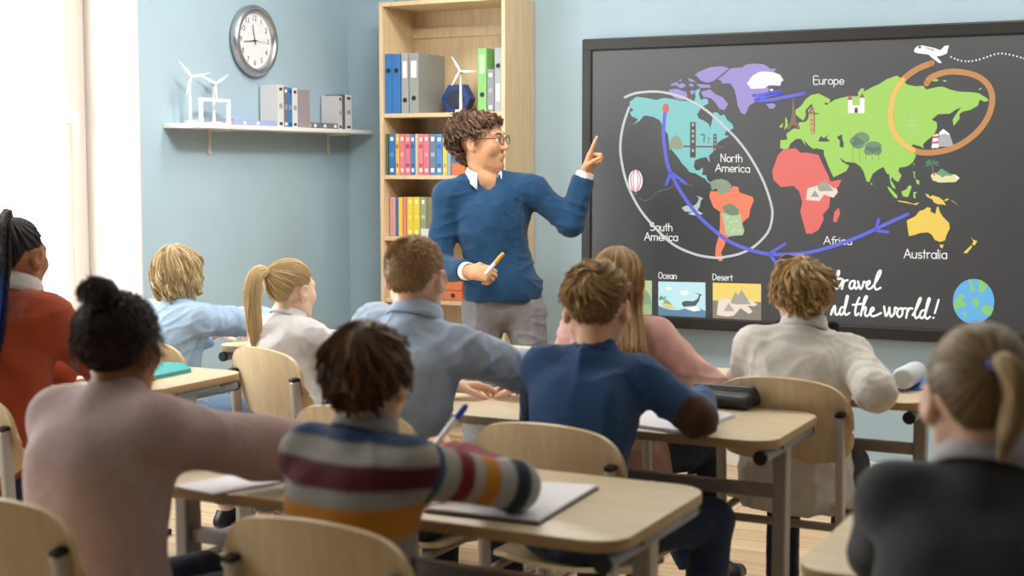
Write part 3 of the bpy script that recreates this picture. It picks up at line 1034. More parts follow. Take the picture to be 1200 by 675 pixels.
XH = 0.62
GL = {
    'E': ([[(0.5, 1), (0, 1), (0, 0), (0.5, 0)], [(0, 0.55), (0.42, 0.55)]], 0.62),
    'N': ([[(0, 0), (0, 1)], [(0, 1), (0.58, 0)], [(0.58, 0), (0.58, 1)]], 0.78),
    'A': ([[(0, 0), (0.36, 1)], [(0.36, 1), (0.72, 0)], [(0.13, 0.36), (0.59, 0.36)]], 0.84),
    'S': ([arc(0.3, 0.76, 0.27, 0.24, 40, 270) + arc(0.3, 0.26, 0.29, 0.26, 90, -140)[0:]], 0.72),
    'O': ([arc(0.32, 0.5, 0.32, 0.5, 0, 360, 20)], 0.76),
    'D': ([[(0, 0), (0, 1)], [(0, 1)] + arc(0.12, 0.5, 0.44, 0.5, 90, -90, 12) + [(0, 0)]], 0.72),
    'u': ([[(0, XH), (0, 0.25)] + arc(0.22, 0.22, 0.22, 0.22, 180, 360) + [(0.44, XH)], [(0.44, XH), (0.44, 0)]], 0.62),
    'r': ([[(0, XH), (0, 0)], [(0, 0.36)] + arc(0.2, 0.38, 0.2, 0.24, 180, 60)], 0.44),
    'o': ([arc(0.26, XH / 2, 0.26, XH / 2, 0, 360, 18)], 0.66),
    'p': ([[(0, XH), (0, -0.34)], arc(0.25, XH / 2, 0.25, XH / 2, 0, 360, 18)], 0.66),
    'e': ([[(0.03, XH / 2), (0.5, XH / 2)], arc(0.26, XH / 2, 0.26, XH / 2, 0, 318, 16)], 0.64),
    't': ([[(0.14, 0.92), (0.14, 0)], [(0, XH), (0.3, XH)]], 0.44),
    'h': ([[(0, 1), (0, 0)], [(0, 0.36)] + arc(0.22, 0.38, 0.22, 0.24, 180, 0) + [(0.44, 0)]], 0.62),
    'm': ([[(0, XH), (0, 0)], [(0, 0.4)] + arc(0.19, 0.42, 0.19, 0.2, 180, 0) + [(0.38, 0)], [(0.38, 0.4)] + arc(0.57, 0.42, 0.19, 0.2, 180, 0) + [(0.76, 0)]], 0.94),
    'i': ([[(0, XH), (0, 0)], [(0, 0.86), (0, 0.88)]], 0.2),
    'c': ([arc(0.26, XH / 2, 0.26, XH / 2, 45, 315, 14)], 0.58),
    'a': ([arc(0.25, XH / 2, 0.25, XH / 2, 0, 360, 18), [(0.5, XH), (0.5, 0)]], 0.68),
    'f': ([arc(0.32, 0.8, 0.18, 0.2, 70, 180) + [(0.14, 0)], [(0, XH), (0.32, XH)]], 0.42),
    's': ([arc(0.2, 0.46, 0.18, 0.16, 40, 270) + arc(0.2, 0.16, 0.2, 0.16, 90, -140)], 0.5),
    'l': ([[(0, 1), (0, 0)]], 0.2),
    'n': ([[(0, XH), (0, 0)], [(0, 0.36)] + arc(0.22, 0.38, 0.22, 0.24, 180, 0) + [(0.44, 0)]], 0.62),
}


def write(name, word, x0, y0, x1, y1, cap, w=1.0):
    """word from baseline point (x0,y0) to (x1,y1), capital height cap, photo pixels"""
    tot = sum(GL[c][1] for c in word) - 0.14
    f = Flat()
    u = 0
    for c in word:
        for st in GL[c][0]:
            pts = []
            for gx, gy in st:
                t = (u + gx) / tot
                pts.append((x0 + (x1 - x0) * t, y0 + (y1 - y0) * t - gy * cap))
            f.stroke(pts, w, G_white, 3)
        u += GL[c][1]
    f.build(name)


write('europe_lettering', 'Europe', 954, 98.6, 989, 99, 9.2)
write('north_lettering', 'North', 845, 189.5, 870, 190, 9.2)
write('america_lettering', 'America', 838.5, 201, 879, 202, 9)
write('south_lettering', 'South', 762, 270, 788, 270.8, 9)
write('america_lettering', 'America', 755.5, 281.5, 794.5, 282.3, 9)
write('africa_lettering', 'Africa', 965.5, 286, 998.5, 286.8, 9)
write('australia_lettering', 'Australia', 1059.5, 302.3, 1110, 303.2, 10.5, 1.15)
write('ocean_lettering', 'Ocean', 772, 326.3, 793, 327, 7.4, 0.8)
write('desert_lettering', 'Desert', 835.5, 328, 858.5, 328.8, 7.2, 0.8)
f = Flat((960, 305), S8)
for st in ([(140, 178), (205, 170)], [(185, 250), (160, 264), (147, 240), (150, 190), (163, 130), (182, 96), (186, 122), (168, 160)],
           [(185, 250), (208, 215), (222, 178), (224, 215), (212, 266)], [(222, 215), (240, 192), (266, 185)],
           [(330, 192), (298, 198), (282, 240), (297, 266), (322, 246), (334, 195), (330, 245), (345, 266), (362, 245)],
           [(362, 196), (374, 240), (386, 268), (405, 240), (415, 200), (432, 206)], [(440, 240), (470, 215), (468, 192), (448, 205), (441, 245), (460, 268), (490, 255)],
           [(490, 255), (530, 200), (568, 130), (573, 96), (552, 110), (526, 180), (516, 240), (532, 272), (572, 255)],
           [(110, 505), (124, 455)], [(120, 485), (138, 430), (150, 432), (150, 490), (165, 508), (187, 488)],
           [(237, 435), (207, 440), (190, 480), (205, 508), (230, 480), (255, 400), (268, 338), (256, 340), (241, 420), (236, 480), (250, 508), (282, 490)],
           [(374, 348), (352, 400), (336, 470), (342, 512), (368, 494)], [(312, 415), (396, 405)],
           [(388, 515), (402, 450), (430, 380), (446, 338), (426, 345), (406, 430), (388, 515)], [(392, 480), (425, 437), (436, 450), (426, 500), (445, 520), (470, 498)],
           [(472, 490), (505, 465), (505, 442), (485, 450), (475, 490), (497, 520), (535, 510), (576, 490)],
           [(605, 430), (612, 480), (622, 520), (645, 480), (655, 437), (656, 480), (670, 525), (700, 490), (705, 442), (724, 447)],
           [(762, 445), (736, 460), (725, 500), (745, 528), (770, 508), (776, 465), (762, 445), (784, 452), (802, 446)],
           [(810, 535), (818, 490), (824, 448)], [(822, 480), (845, 447), (868, 450)],
           [(870, 510), (912, 440), (946, 362), (935, 356), (906, 430), (890, 500), (902, 540), (932, 518)],
           [(987, 465), (956, 470), (938, 510), (952, 540), (980, 515), (1010, 430), (1030, 362), (1016, 360), (996, 440), (986, 510), (1002, 545), (1032, 525)],
           [(1112, 368), (1095, 430), (1076, 490)], [(1062, 536), (1064, 534)]):
    f.stroke(st, 2.5, G_white, 3)
f.build('travel_the_world_lettering')
# ================================================================== wall clock
cy0, cz0 = 5.515, 1.993
clock = empty('wall_clock', (XW, cy0, cz0), 0, 'round wall clock with wide silver rim and white face above the small shelf', 'clock')
M_alu = mat('brushed aluminium', '#b9bdc2', rough=0.28, metal=0.9, vary=0.05)
M_dial = mat('clock dial', '#dfdfe2', rough=0.5)


def ring(prof, n, m, name, parent):
    """lathe round the local X axis"""
    v, f_ = [], []
    for (r, x) in prof:
        for i in range(n):
            a = 2 * PI * i / n
            v.append((x, r * math.cos(a), r * math.sin(a)))
    for k in range(len(prof) - 1):
        for i in range(n):
            f_.append((k * n + i, k * n + (i + 1) % n, (k + 1) * n + (i + 1) % n, (k + 1) * n + i))
    me = np_mesh(name, np.array(v), np.array(f_), m)
    return link_mesh(name, me, parent)


ring([(0.0, 0.0), (0.15, 0.0), (0.166, 0.008), (0.169, 0.025), (0.160, 0.042), (0.146, 0.047), (0.134, 0.040), (0.130, 0.028), (0.128, 0.022)], 64, M_alu, 'rim', clock)
d_ = MB()
d_.cyl((0.012, 0, 0), (0.022, 0, 0), 0.132, n=64)
dial = d_.build('dial', M_dial, clock)
M_ink = mat('clock ink', '#4a4a4e', rough=0.6)
for hnum in range(1, 13):
    cu = bpy.data.curves.new('numeral', 'FONT')
    cu.body = str(hnum)
    cu.size = 0.036
    cu.align_x = 'CENTER'
    cu.align_y = 'CENTER'
    cu.extrude = 0.0004
    tmp = bpy.data.objects.new('numeral', cu)
    COL.objects.link(tmp)
    dg = bpy.context.evaluated_depsgraph_get()
    me = bpy.data.meshes.new_from_object(tmp.evaluated_get(dg))
    bpy.data.objects.remove(tmp)
    me.materials.clear()
    me.materials.append(M_ink)
    a = math.radians(90 - 30 * hnum)
    # seen from the room (+X) the reader's right is +Y
    me.transform(Matrix(((0, 0, 1, 0.0226), (1, 0, 0, 0.104 * math.cos(a)), (0, 1, 0, 0.104 * math.sin(a)), (0, 0, 0, 1))))
    link_mesh('numeral', me, dial)


def hand(name, deg, l, w, x, tail=0.02):
    a = math.radians(90 - deg)
    dy, dz = math.cos(a), math.sin(a)
    mb = MB()
    P = [(-tail, -w / 2), (l, -w * 0.3), (l, w * 0.3), (-tail, w / 2)]
    mb.prism([(u * dy - v * dz, u * dz + v * dy) for u, v in P], x, x + 0.0015, Matrix(((0, 0, 1, 0), (1, 0, 0, 0), (0, 1, 0, 0), (0, 0, 0, 1))))
    mb.cyl((x, 0, 0), (x + 0.002, 0, 0), w * 0.8, n=16)
    mb.build(name, M_ink, clock)


hand('hour_hand', 347, 0.075, 0.006, 0.024)
hand('minute_hand', 264, 0.088, 0.005, 0.027, 0.016)
hand('second_hand', 92, 0.085, 0.0016, 0.030, 0.024)

# ================================================================== small wall shelf and what stands on it
SD = 0.165
SZ = float(at(300, 147.2, 0, XW + SD)[2])     # top of the board
sy0 = float(at(191, 148, 0, XW)[1])
wsh = empty('wall_shelf', (XW, 5.6, SZ), 0, 'long thin white shelf on two brackets under the wall clock', 'shelf')
MB().box((XW + SD / 2, (sy0 + 6.325) / 2, SZ - 0.010), (SD, 6.325 - sy0, 0.020), bev=0.003).build('board', M_white, wsh, keep_world=True)
for px in (246, 386):
    yy = float(at(px, 150, 0, XW + 0.012)[1])
    mb = MB()
    mb.box((XW + 0.006, yy, SZ - 0.075), (0.012, 0.018, 0.11), bev=0.002)
    mb.box((XW + 0.07, yy, SZ - 0.025), (0.13, 0.016, 0.010), bev=0.002)
    mb.build('bracket', M_frame, wsh, keep_world=True)

M_tw = mat('white model plastic', '#e9e6e4', rough=0.45)


def turbine(loc, hub_h, blade, rz, roll, label, yaw_axis='x', group='white wind turbine models'):
    """model turbine: rotor looks along local +X"""
    t = empty('wind_turbine_model', loc, rz, label, 'model', group)
    MB().box((0, 0, 0.007), (0.05, 0.05, 0.014), bev=0.004).build('base', M_tw, t)
    MB().cyl((0, 0, 0.012), (0, 0, hub_h), 0.008, 0.005, 16).build('tower', M_tw, t)
    nc = MB()
    nc.tube([(-0.03, 0, hub_h), (-0.02, 0, hub_h), (0.012, 0, hub_h), (0.02, 0, hub_h)], [0.005, 0.009, 0.0095, 0.007], 12)
    nc.build('nacelle', M_tw, t, smooth=50)
    ro = MB().ball((0.024, 0, hub_h), 0.009, (1.1, 1, 1)).build('rotor_hub', M_tw, t, smooth=60)
    for k in range(3):
        a = math.radians(roll + 120 * k)
        mb = MB()
        P = [(0.004, -0.003), (0.02, -0.007), (0.035, -0.0075), (blade, -0.0015), (blade, 0.001), (0.03, 0.004), (0.004, 0.003)]
        c, s_ = math.cos(a), math.sin(a)
        mb.prism([(u * c - v * s_, u * s_ + v * c) for u, v in P], 0.022, 0.0265, Matrix(((0, 0, 1, 0), (1, 0, 0, 0), (0, 1, 0, hub_h), (0, 0, 0, 1))))
        mb.build('blade', M_tw, ro)
    return t


def onshelf(px, py=144):
    return float(at(px, py, 0, XW + 0.08)[1])


turbine((XW + 0.085, onshelf(222), SZ), 0.205, 0.085, -0.5, 12, 'white wind turbine model at the window end of the wall shelf')
turbine((XW + 0.05, onshelf(257), SZ), 0.185, 0.075, -0.5, 35, 'white wind turbine model behind the open white frame on the wall shelf')
y0_, y1_ = onshelf(229), onshelf(264)
mb = MB()
for yy in (y0_ + 0.008, y1_ - 0.008):
    mb.box((XW + 0.105, yy, SZ + 0.058), (0.016, 0.016, 0.116), bev=0.002)
mb.box((XW + 0.105, (y0_ + y1_) / 2, SZ + 0.108), (0.0158, y1_ - y0_ - 0.0165, 0.0158), bev=0.002)
mb.box((XW + 0.105, (y0_ + y1_) / 2, SZ + 0.004), (0.0158, y1_ - y0_ - 0.0165, 0.008))
tag(mb.build('display_frame', M_tw), 'open white square frame standing on the wall shelf in front of a turbine model', 'frame')


def book_mat(c):
    return mat('cover %s' % c, c, rough=0.5, bump=0.04, bscale=120)


M_paper = mat('paper pages', '#ece8dd', rough=0.7, vary=0.04, vscale=200)
M_paperw = mat('white paper', '#eceaf0', rough=0.6)


def bind(name, c, size, cm, label, cat, group=None, axis='x', marks=(), front=1, ring_hole=None, pages=True):
    """book or binder. c: centre of its foot; size: (thickness, depth, height).
    axis 'x': thickness along X and the spine looks to -Y ; axis 'y': thickness along Y and the spine looks to +X"""
    t, dp, h = size
    o = empty(name, c, 0 if axis == 'x' else PI / 2, label, cat, group)
    mb = MB()
    mb.box((0, -dp / 2 + 0.0015, h / 2), (t, 0.003, h), bev=0.001)
    mb.box((-t / 2 + 0.001, 0.0015, h / 2), (0.002, dp - 0.003, h))
    mb.box((t / 2 - 0.001, 0.0015, h / 2), (0.002, dp - 0.003, h))
    mb.build('cover', cm, o)
    MB().box((0, 0.0, h / 2), (max(t - 0.005, 0.003), dp - 0.008, h - 0.006)).build('pages', M_paper if pages else cm, o)
    for (zz, hh, ww, colr) in marks:
        MB().box((0, -dp / 2 - 0.0006, zz * h), (t * ww, 0.0016, hh * h), bev=0.0003).build('spine_label', mat('label %s' % colr, colr, rough=0.5), o)
    if ring_hole is not None:
        mb = MB()
        mb.cyl((0, -dp / 2 + 0.001, ring_hole * h), (0, -dp / 2 - 0.002, ring_hole * h), min(0.012, t * 0.3), n=20)
        mb.build('finger_hole', M_black, o)
    return o


# uprights and flat books on the wall shelf (thickness along Y)
def shelfbook(p0, p1, h, c, label, marks=(), dp=0.105, x=XW + 0.062, hole=None, cat='book'):
    a, b = onshelf(p0), onshelf(p1)
    return bind('binder' if hole else 'book', (x, (a + b) / 2, SZ + 0.0005), (b - a - 0.001, dp, h), book_mat(c), label, cat, 'books on the wall shelf', 'y', marks, ring_hole=hole)


dots = lambda c: ((0.9, 0.07, 0.5, c), (0.08, 0.07, 0.5, c), (0.5, 0.12, 0.5, '#9a9aa2'))
shelfbook(319, 326, 0.200, '#d3d2d0', 'white spined book beside the lilac flat book on the wall shelf', dots('#33343a'))
shelfbook(326, 331, 0.192, '#6d7077', 'dark grey spined book with white spots between a white book and a blue one', dots('#e8e8e8'))
shelfbook(331, 336, 0.190, '#3f78b4', 'narrow blue spined book on the wall shelf', dots('#243f86'))
shelfbook(336, 342.3, 0.190, '#d6d6d4', 'white spined book beside the wide mauve grey one on the wall shelf', dots('#33343a'))
shelfbook(342.5, 356.5, 0.185, '#968e92', 'wide mauve grey book on the wall shelf, widest of the upright ones')
shelfbook(390, 394.7, 0.170, '#cfc9ca', 'pale spined book standing behind the flat dark grey book', dots('#33343a'))
shelfbook(394.9, 398, 0.178, '#5a5d6e', 'thin slate book between two pale spined ones at the bookcase end of the wall shelf')
shelfbook(398.2, 406, 0.178, '#d8d8d6', 'white spined book nearest the bookcase on the wall shelf', dots('#33343a'))


def flatbook(p0, p1, h, c, label, x, w, spots):
    a, b = onshelf(p0), onshelf(p1)
    o = empty('book', (x, (a + b) / 2, SZ + 0.0005), PI / 2, label, 'book', 'books on the wall shelf')
    l = b - a
    mb = MB()
    mb.box((0, 0, h - 0.0015), (l, w, 0.003))
    mb.box((0, 0, 0.0015), (l, w, 0.003))
    mb.box((0, -w / 2 + 0.0015, h / 2), (l, 0.003, h - 0.006))
    mb.build('cover', book_mat(c), o)
    MB().box((0, 0.001, h / 2), (l - 0.006, w - 0.008, h - 0.0062)).build('pages', M_paper, o)
    for u in spots:
        MB().box((u * l / 2, -w / 2 - 0.0006, h / 2), (0.02, 0.0016, h * 0.5), bev=0.0004).build('spine_label', mat('label #e8e8e8', '#e8e8e8'), o)


flatbook(266, 317, 0.026, '#9aa3cf', 'lilac book lying flat on the wall shelf', XW + 0.068, 0.10, (-0.5, 0.1))
flatbook(358, 388.5, 0.029, '#6b717b', 'dark grey book lying flat in front of the upright pale ones', XW + 0.068, 0.10, (-0.75, 0.0, 0.8))
# a grey board cover stands behind each end of the flat lilac book
a_, b_2 = onshelf(299), onshelf(318.5)

# ================================================================== tall bookcase
KX0, KX1, KY0 = -3.805, -3.105, 6.022
KD = YB - KY0 - 0.004
case = empty('bookcase', ((KX0 + KX1) / 2, (KY0 + YB) / 2, 0), 0, 'tall open maple bookcase in the corner beside the screen', 'bookcase')
tk = 0.02
KTOP = 2.205
for nm, xx in (('side_panel', KX0 + tk / 2), ('side_panel', KX1 - tk / 2)):
    MB().box((xx, KY0 + KD / 2, KTOP / 2), (tk, KD, KTOP), bev=0.0015).build(nm, M_shelf_wood, case, keep_world=True)
MB().box(((KX0 + KX1) / 2, YB - 0.008, KTOP / 2 + 0.03), (KX1 - KX0 - 2 * tk, 0.006, KTOP - 0.08)).build('back_panel', M_shelf_wood, case, keep_world=True)
MB().box(((KX0 + KX1) / 2, YB - 0.017, 2.075), (KX1 - KX0 - 2 * tk, 0.012, 0.05)).build('back_rail', M_shelf_wood, case, keep_world=True)
SH = [0.09, 0.425, 0.736, 1.044, 1.349, 1.652]
for zz in SH:
    MB().box(((KX0 + KX1) / 2, KY0 + KD / 2 + 0.002, zz - 0.002), (KX1 - KX0 - 2 * tk, KD - 0.012, 0.02), bev=0.0012).build('shelf', M_shelf_wood, case, keep_world=True)
MB().box(((KX0 + KX1) / 2, KY0 + KD / 2, KTOP - 0.012), (KX1 - KX0 - 2 * tk, KD - 0.006, 0.02), bev=0.0012).build('top_panel', M_shelf_wood, case, keep_world=True)
MB().box(((KX0 + KX1) / 2, KY0 + 0.03, 0.04), (KX1 - KX0 - 2 * tk, 0.018, 0.075)).build('plinth', M_shelf_wood, case, keep_world=True)


def inbook(name, p0, p1, ytop, zi, c, label, cat, group, dp=0.2, y=KY0 + 0.02, marks=(), hole=None, h=None, pages=True):
    z = SH[zi] + 0.0085
    X0, X1 = float(at(p0, 200, 1, y)[0]), float(at(p1, 200, 1, y)[0])
    X0, X1 = max(X0, KX0 + tk + 0.001), min(X1, KX1 - tk - 0.001)
    hh = h if h else float(at((p0 + p1) / 2, ytop, 1, y)[2]) - z
    return bind(name, ((X0 + X1) / 2, y + dp / 2, z), (X1 - X0 - 0.0008, dp, hh), book_mat(c), label, cat, group, 'x', marks, ring_hole=hole, pages=pages)


gA, gB, gC = 'binders on the upper bookcase shelf', 'bright books on the middle bookcase shelf', 'books on the bookcase shelf behind the teacher'
inbook('binder', 451.5, 460.3, 63, 5, '#2f6fb0', 'bright blue binder against the bookcase side, outer of two', 'binder', gA, 0.26, hole=0.72)
inbook('binder', 460.5, 470, 63, 5, '#2f6fb0', 'bright blue binder beside the narrow grey one', 'binder', gA, 0.26, hole=0.72)
inbook('binder', 471, 479.2, 62.5, 5, '#9b9c9e', 'narrow grey binder with white label next to the blue pair', 'binder', gA, 0.26, marks=((0.73, 0.28, 0.6, '#dcdcdc'),), hole=0.22)
inbook('binder', 480, 491, 62, 5, '#8f9391', 'grey binder with wide cover facing the turbine model', 'binder', gA, 0.26, marks=((0.73, 0.28, 0.6, '#dcdcdc'),), hole=0.25)
inbook('binder', 560, 570.3, 56.5, 5, '#7fb86c', 'green binder with dark finger hole on the upper shelf', 'binder', gA, 0.26, marks=((0.75, 0.3, 0.6, '#a9cf9e'),), hole=0.27)
inbook('binder', 571, 579, 81, 5, '#85888f', 'short grey file with white spots between the green binder and the tall pale one', 'binder', gA, 0.2, marks=((0.86, 0.09, 0.5, '#e6e6e6'), (0.5, 0.1, 0.5, '#a6a8ae'), (0.1, 0.09, 0.5, '#e6e6e6')))
inbook('binder', 579.6, 588, 56, 5, '#a2a5ab', 'tall pale grey binder nearest the screen on the upper shelf', 'binder', gA, 0.26, marks=((0.3, 0.28, 0.6, '#dedede'),), hole=0.72)
sp2 = lambda a, b: ((0.87, 0.09, 0.55, a), (0.12, 0.09, 0.55, a), (0.7, 0.09, 0.6, b), (0.24, 0.08, 0.6, b))
for p0, p1, c, l, mk in ((451.3, 455, '#5c5f3a', 'dark olive book against the bookcase side on the bright row', ()),
                         (456, 463, '#2e6db3', 'deep blue book beside the dark olive one', ((0.88, 0.09, 0.5, '#e3ecf5'), (0.12, 0.09, 0.5, '#e3ecf5'), (0.5, 0.1, 0.6, '#5a8cc7'))),
                         (463.6, 468, '#d2b357', 'yellow book between the deep blue and the first pink one', sp2('#e6cf86', '#c0584a')),
                         (468.3, 474.6, '#d8737c', 'pink book next to the narrow yellow one', ((0.88, 0.09, 0.5, '#f4dede'), (0.12, 0.09, 0.5, '#f4dede'), (0.5, 0.1, 0.6, '#e7a4a6'))),
                         (474.9, 481, '#d6707a', 'pink book with dark red squares beside a blue one', sp2('#ecc8ca', '#a23c4c')),
                         (481.3, 486.3, '#377ab2', 'blue book between two pink groups', sp2('#d5e5ef', '#274f91')),
                         (486.6, 490, '#cbb493', 'thin beige book next to the middle blue one', ()),
                         (490.2, 496.3, '#d8747d', 'pink book beside the thin beige one', sp2('#f0d5d5', '#ad4a50')),
                         (496.6, 503, '#d66c7b', 'pink book beside the slate grey one', ((0.88, 0.09, 0.5, '#f4dede'), (0.12, 0.09, 0.5, '#f4dede'), (0.5, 0.1, 0.6, '#e7a4a6'))),
                         (503.4, 511, '#66748e', 'slate grey book with white spots on the bright row', ((0.88, 0.1, 0.5, '#eeeeee'), (0.12, 0.1, 0.5, '#eeeeee'), (0.5, 0.1, 0.6, '#a5acba'))),
                         (511.3, 518.3, '#3d84c4', 'light blue book beside the slate grey one', sp2('#cfe2ef', '#2b5ba4')),
                         (518.8, 524, '#e0bd42', 'golden yellow book near the teacher', sp2('#ecd27a', '#d98a3c')),
                         (524.3, 528, '#7fa6c6', 'thin pale blue book beside the golden yellow one', ())):
    inbook('book', p0, p1, 157, 4, c, l, 'book', gB, 0.17, marks=mk)
tag(inbook('box_file', 529, 545, 191.5, 4, '#cf6b35', 'low orange box behind the head of the teacher', 'box', None, 0.2, pages=False))
inbook('book', 583, 589.5, 176, 4, '#6d2f2c', 'dark red book at the screen end of the bright row', 'book', gB, 0.17)
for p0, p1, c, l, mk in ((451.3, 455.6, '#8b8a4e', 'olive book against the bookcase side on the lower yellow row', ()),
                         (456.4, 460, '#d99784', 'thin salmon book next to the lower olive one', ()),
                         (460.2, 462.8, '#cf9dbb', 'thin lilac pink book beside a navy one', ()),
                         (463, 466, '#46669e', 'thin navy book on the lower yellow row', ()),
                         (466.5, 471.3, '#dfc654', 'yellow book beside the thin navy one', ()),
                         (471.8, 476, '#d5806c', 'salmon red book between yellow ones', ()),
                         (476.6, 483.8, '#dcc33f', 'yellow book with pale squares, nearer the salmon red one', ((0.88, 0.1, 0.4, '#f1e6a2'), (0.12, 0.1, 0.4, '#f1e6a2'), (0.5, 0.08, 0.4, '#ead873'))),
                         (484, 491.4, '#dcc33f', 'yellow book with pale squares, nearer the grey green one', ((0.88, 0.1, 0.4, '#f1e6a2'), (0.12, 0.1, 0.4, '#f1e6a2'), (0.5, 0.08, 0.4, '#ead873'))),
                         (492, 499.5, '#8f9678', 'grey green book with one white spot', ((0.88, 0.1, 0.4, '#f0f0ea'), (0.5, 0.09, 0.6, '#b9bda6'))),
                         (500, 509, '#7f7c55', 'olive brown book behind the sleeve of the teacher', ())):
    inbook('book', p0, p1, 231, 3, c, l, 'book', gC, 0.17, y=KY0 + 0.05, marks=mk)
inbook('box_file', 492.5, 507, 268, 3, '#d6d6d4', 'small white box lying before the grey green book', 'box', None, 0.04, y=KY0 + 0.006, pages=False)
zz = SH[2] + 0.0085
for k, l in enumerate(('orange box file with black finger hole, lower of the stacked pair', 'orange box file, upper of the stacked pair')):
    X0, X1 = float(at(505, 345, 1, KY0 + 0.02)[0]), float(at(541, 345, 1, KY0 + 0.02)[0])
    o = empty('box_file', ((X0 + X1) / 2, KY0 + 0.15, zz + k * 0.0495), 0, l, 'box', 'orange box files')
    mb = MB().box((0, 0, 0.0242), (X1 - X0, 0.25, 0.048), bev=0.003)
    mb.build('body', mat('cover #d9713c', '#d9713c', rough=0.5), o)
    if k == 0:
        MB().cyl((0.035, -0.124, 0.026), (0.035, -0.128, 0.026), 0.011, n=20).build('finger_hole', M_black, o)
tag(MB().box((KX1 - tk - 0.125, KY0 + 0.13, SH[1] + 0.0085 + 0.022), (0.22, 0.16, 0.044), bev=0.004).build('pencil_box', mat('pink plastic', '#e0728e', rough=0.4)),
    'pink flat box on the low bookcase shelf behind the legs of the teacher', 'box')
hx = empty('hexagon_box', (float(at(535, 130, 1, KY0 + 0.2)[0]), KY0 + 0.22, SH[5] + 0.0085), 0, 'dark blue hexagonal box behind the turbine model on the upper shelf', 'box')
R6 = 0.083
M_hex = mat('dark blue card', '#1d3f86', rough=0.45)
mb = MB()
mb.prism([(R6 * math.cos(math.radians(60 * i)), R6 * math.sin(math.radians(60 * i))) for i in range(6)], -0.03, 0.03,
         Matrix(((1, 0, 0, 0), (0, 0, -1, 0), (0, 1, 0, R6 * math.sin(math.radians(60))), (0, 0, 0, 1))), bev=0.003)
mb.build('body', M_hex, hx)
mb = MB()
r7 = R6 * 0.62
mb.prism([(r7 * math.cos(math.radians(60 * i)), r7 * math.sin(math.radians(60 * i))) for i in range(6)], 0.0305, 0.032,
         Matrix(((1, 0, 0, 0), (0, 0, -1, 0), (0, 1, 0, R6 * math.sin(math.radians(60))), (0, 0, 0, 1))))
mb.build('front_panel', mat('navy card', '#16233f', rough=0.4), hx)
turbine((float(at(540, 130, 1, KY0 + 0.07)[0]), KY0 + 0.07, SH[5] + 0.0085), 0.198, 0.08, -PI / 2 + 0.35, 0, 'white wind turbine model in front of the dark blue hexagon in the bookcase')
tag(MB().box((-3.62, 6.19, KTOP + 0.035), (0.26, 0.24, 0.065), bev=0.004).build('box_file', book_mat('#8d9299')), 'grey box file lying on top of the bookcase', 'box')

# ================================================================== school desks
DZ = 0.74


def make_desk(w, d, label, cat='desk'):
    t = empty('school_desk', (0, 0, 0), 0, label, cat, 'two seat school desks')
    top = MB()
    top.prism(rounded_rect(w, d, 0.07), DZ - 0.024, DZ, bev=0.004)
    tp_ = top.build('table_top', [M_desk, M_edge], t, smooth=40)
    for p_ in tp_.data.polygons:
        if abs(p_.normal.z) < 0.5:
            p_.material_index = 1
    for s in (-1, 1):
        x = s * (w / 2 - 0.034)
        rail = MB()
        rail.cyl((x, -d / 2 + 0.02, DZ - 0.044), (x, d / 2 - 0.03, DZ - 0.044), 0.0175, n=16)
        rail.box((x, 0, DZ - 0.034), (0.05, 0.2, 0.018), bev=0.003)
        r_ = rail.build('side_rail', M_rail, t, smooth=40)
        for yy, dy in ((-d / 2 + 0.022, -1), (d / 2 - 0.032, 1)):
            MB().cyl((x, yy, DZ - 0.044), (x, yy + dy * 0.014, DZ - 0.044), 0.0185, n=16, bev=0.003).build('end_cap', M_black, r_)
        leg = MB().box((x, -0.03, 0.505), (0.036, 0.052, 0.40), bev=0.006).build('leg', M_steel, t)
        MB().box((x, -0.03, 0.19), (0.046, 0.064, 0.30), bev=0.007).build('leg_sleeve', M_steel2, leg)
        ft = MB().box((x, 0.0, 0.028), (0.046, d + 0.02, 0.034), bev=0.008).build('foot', M_steel, t)
        for yy in (-d / 2 + 0.02, d / 2 - 0.02):
            MB().cyl((x, yy, 0.0), (x, yy, 0.013), 0.019, n=16).build('floor_glide', M_black, ft)
    MB().box((0, -0.03, 0.575), (w - 0.105, 0.026, 0.034), bev=0.004).build('stretcher', M_steel, t)
    return t


def desk(x0, x1, yf, d, label):
    t = make_desk(x1 - x0, d, label)
    t.location = ((x0 + x1) / 2, yf + d / 2, 0)
    return t


desk(-2.12, -0.945, 2.262, 0.5, 'two seat beech desk where the striped jumper boy leans')
desk(-0.635, 0.63, 2.26, 0.5, 'two seat beech desk before the girl with the short low ponytail')
desk(-2.16, -0.972, 3.285, 0.46, 'two seat beech desk with the black pencil case on it')
desk(-4.05, -2.83, 3.215, 0.46, 'two seat beech desk with the teal folder on it')
desk(-3.37, -2.10, 4.17, 0.5, 'two seat beech desk before the girl with the long blonde ponytail')
desk(-2.05, -0.765, 4.01, 0.44, 'two seat beech desk with the white bottle lying on it')

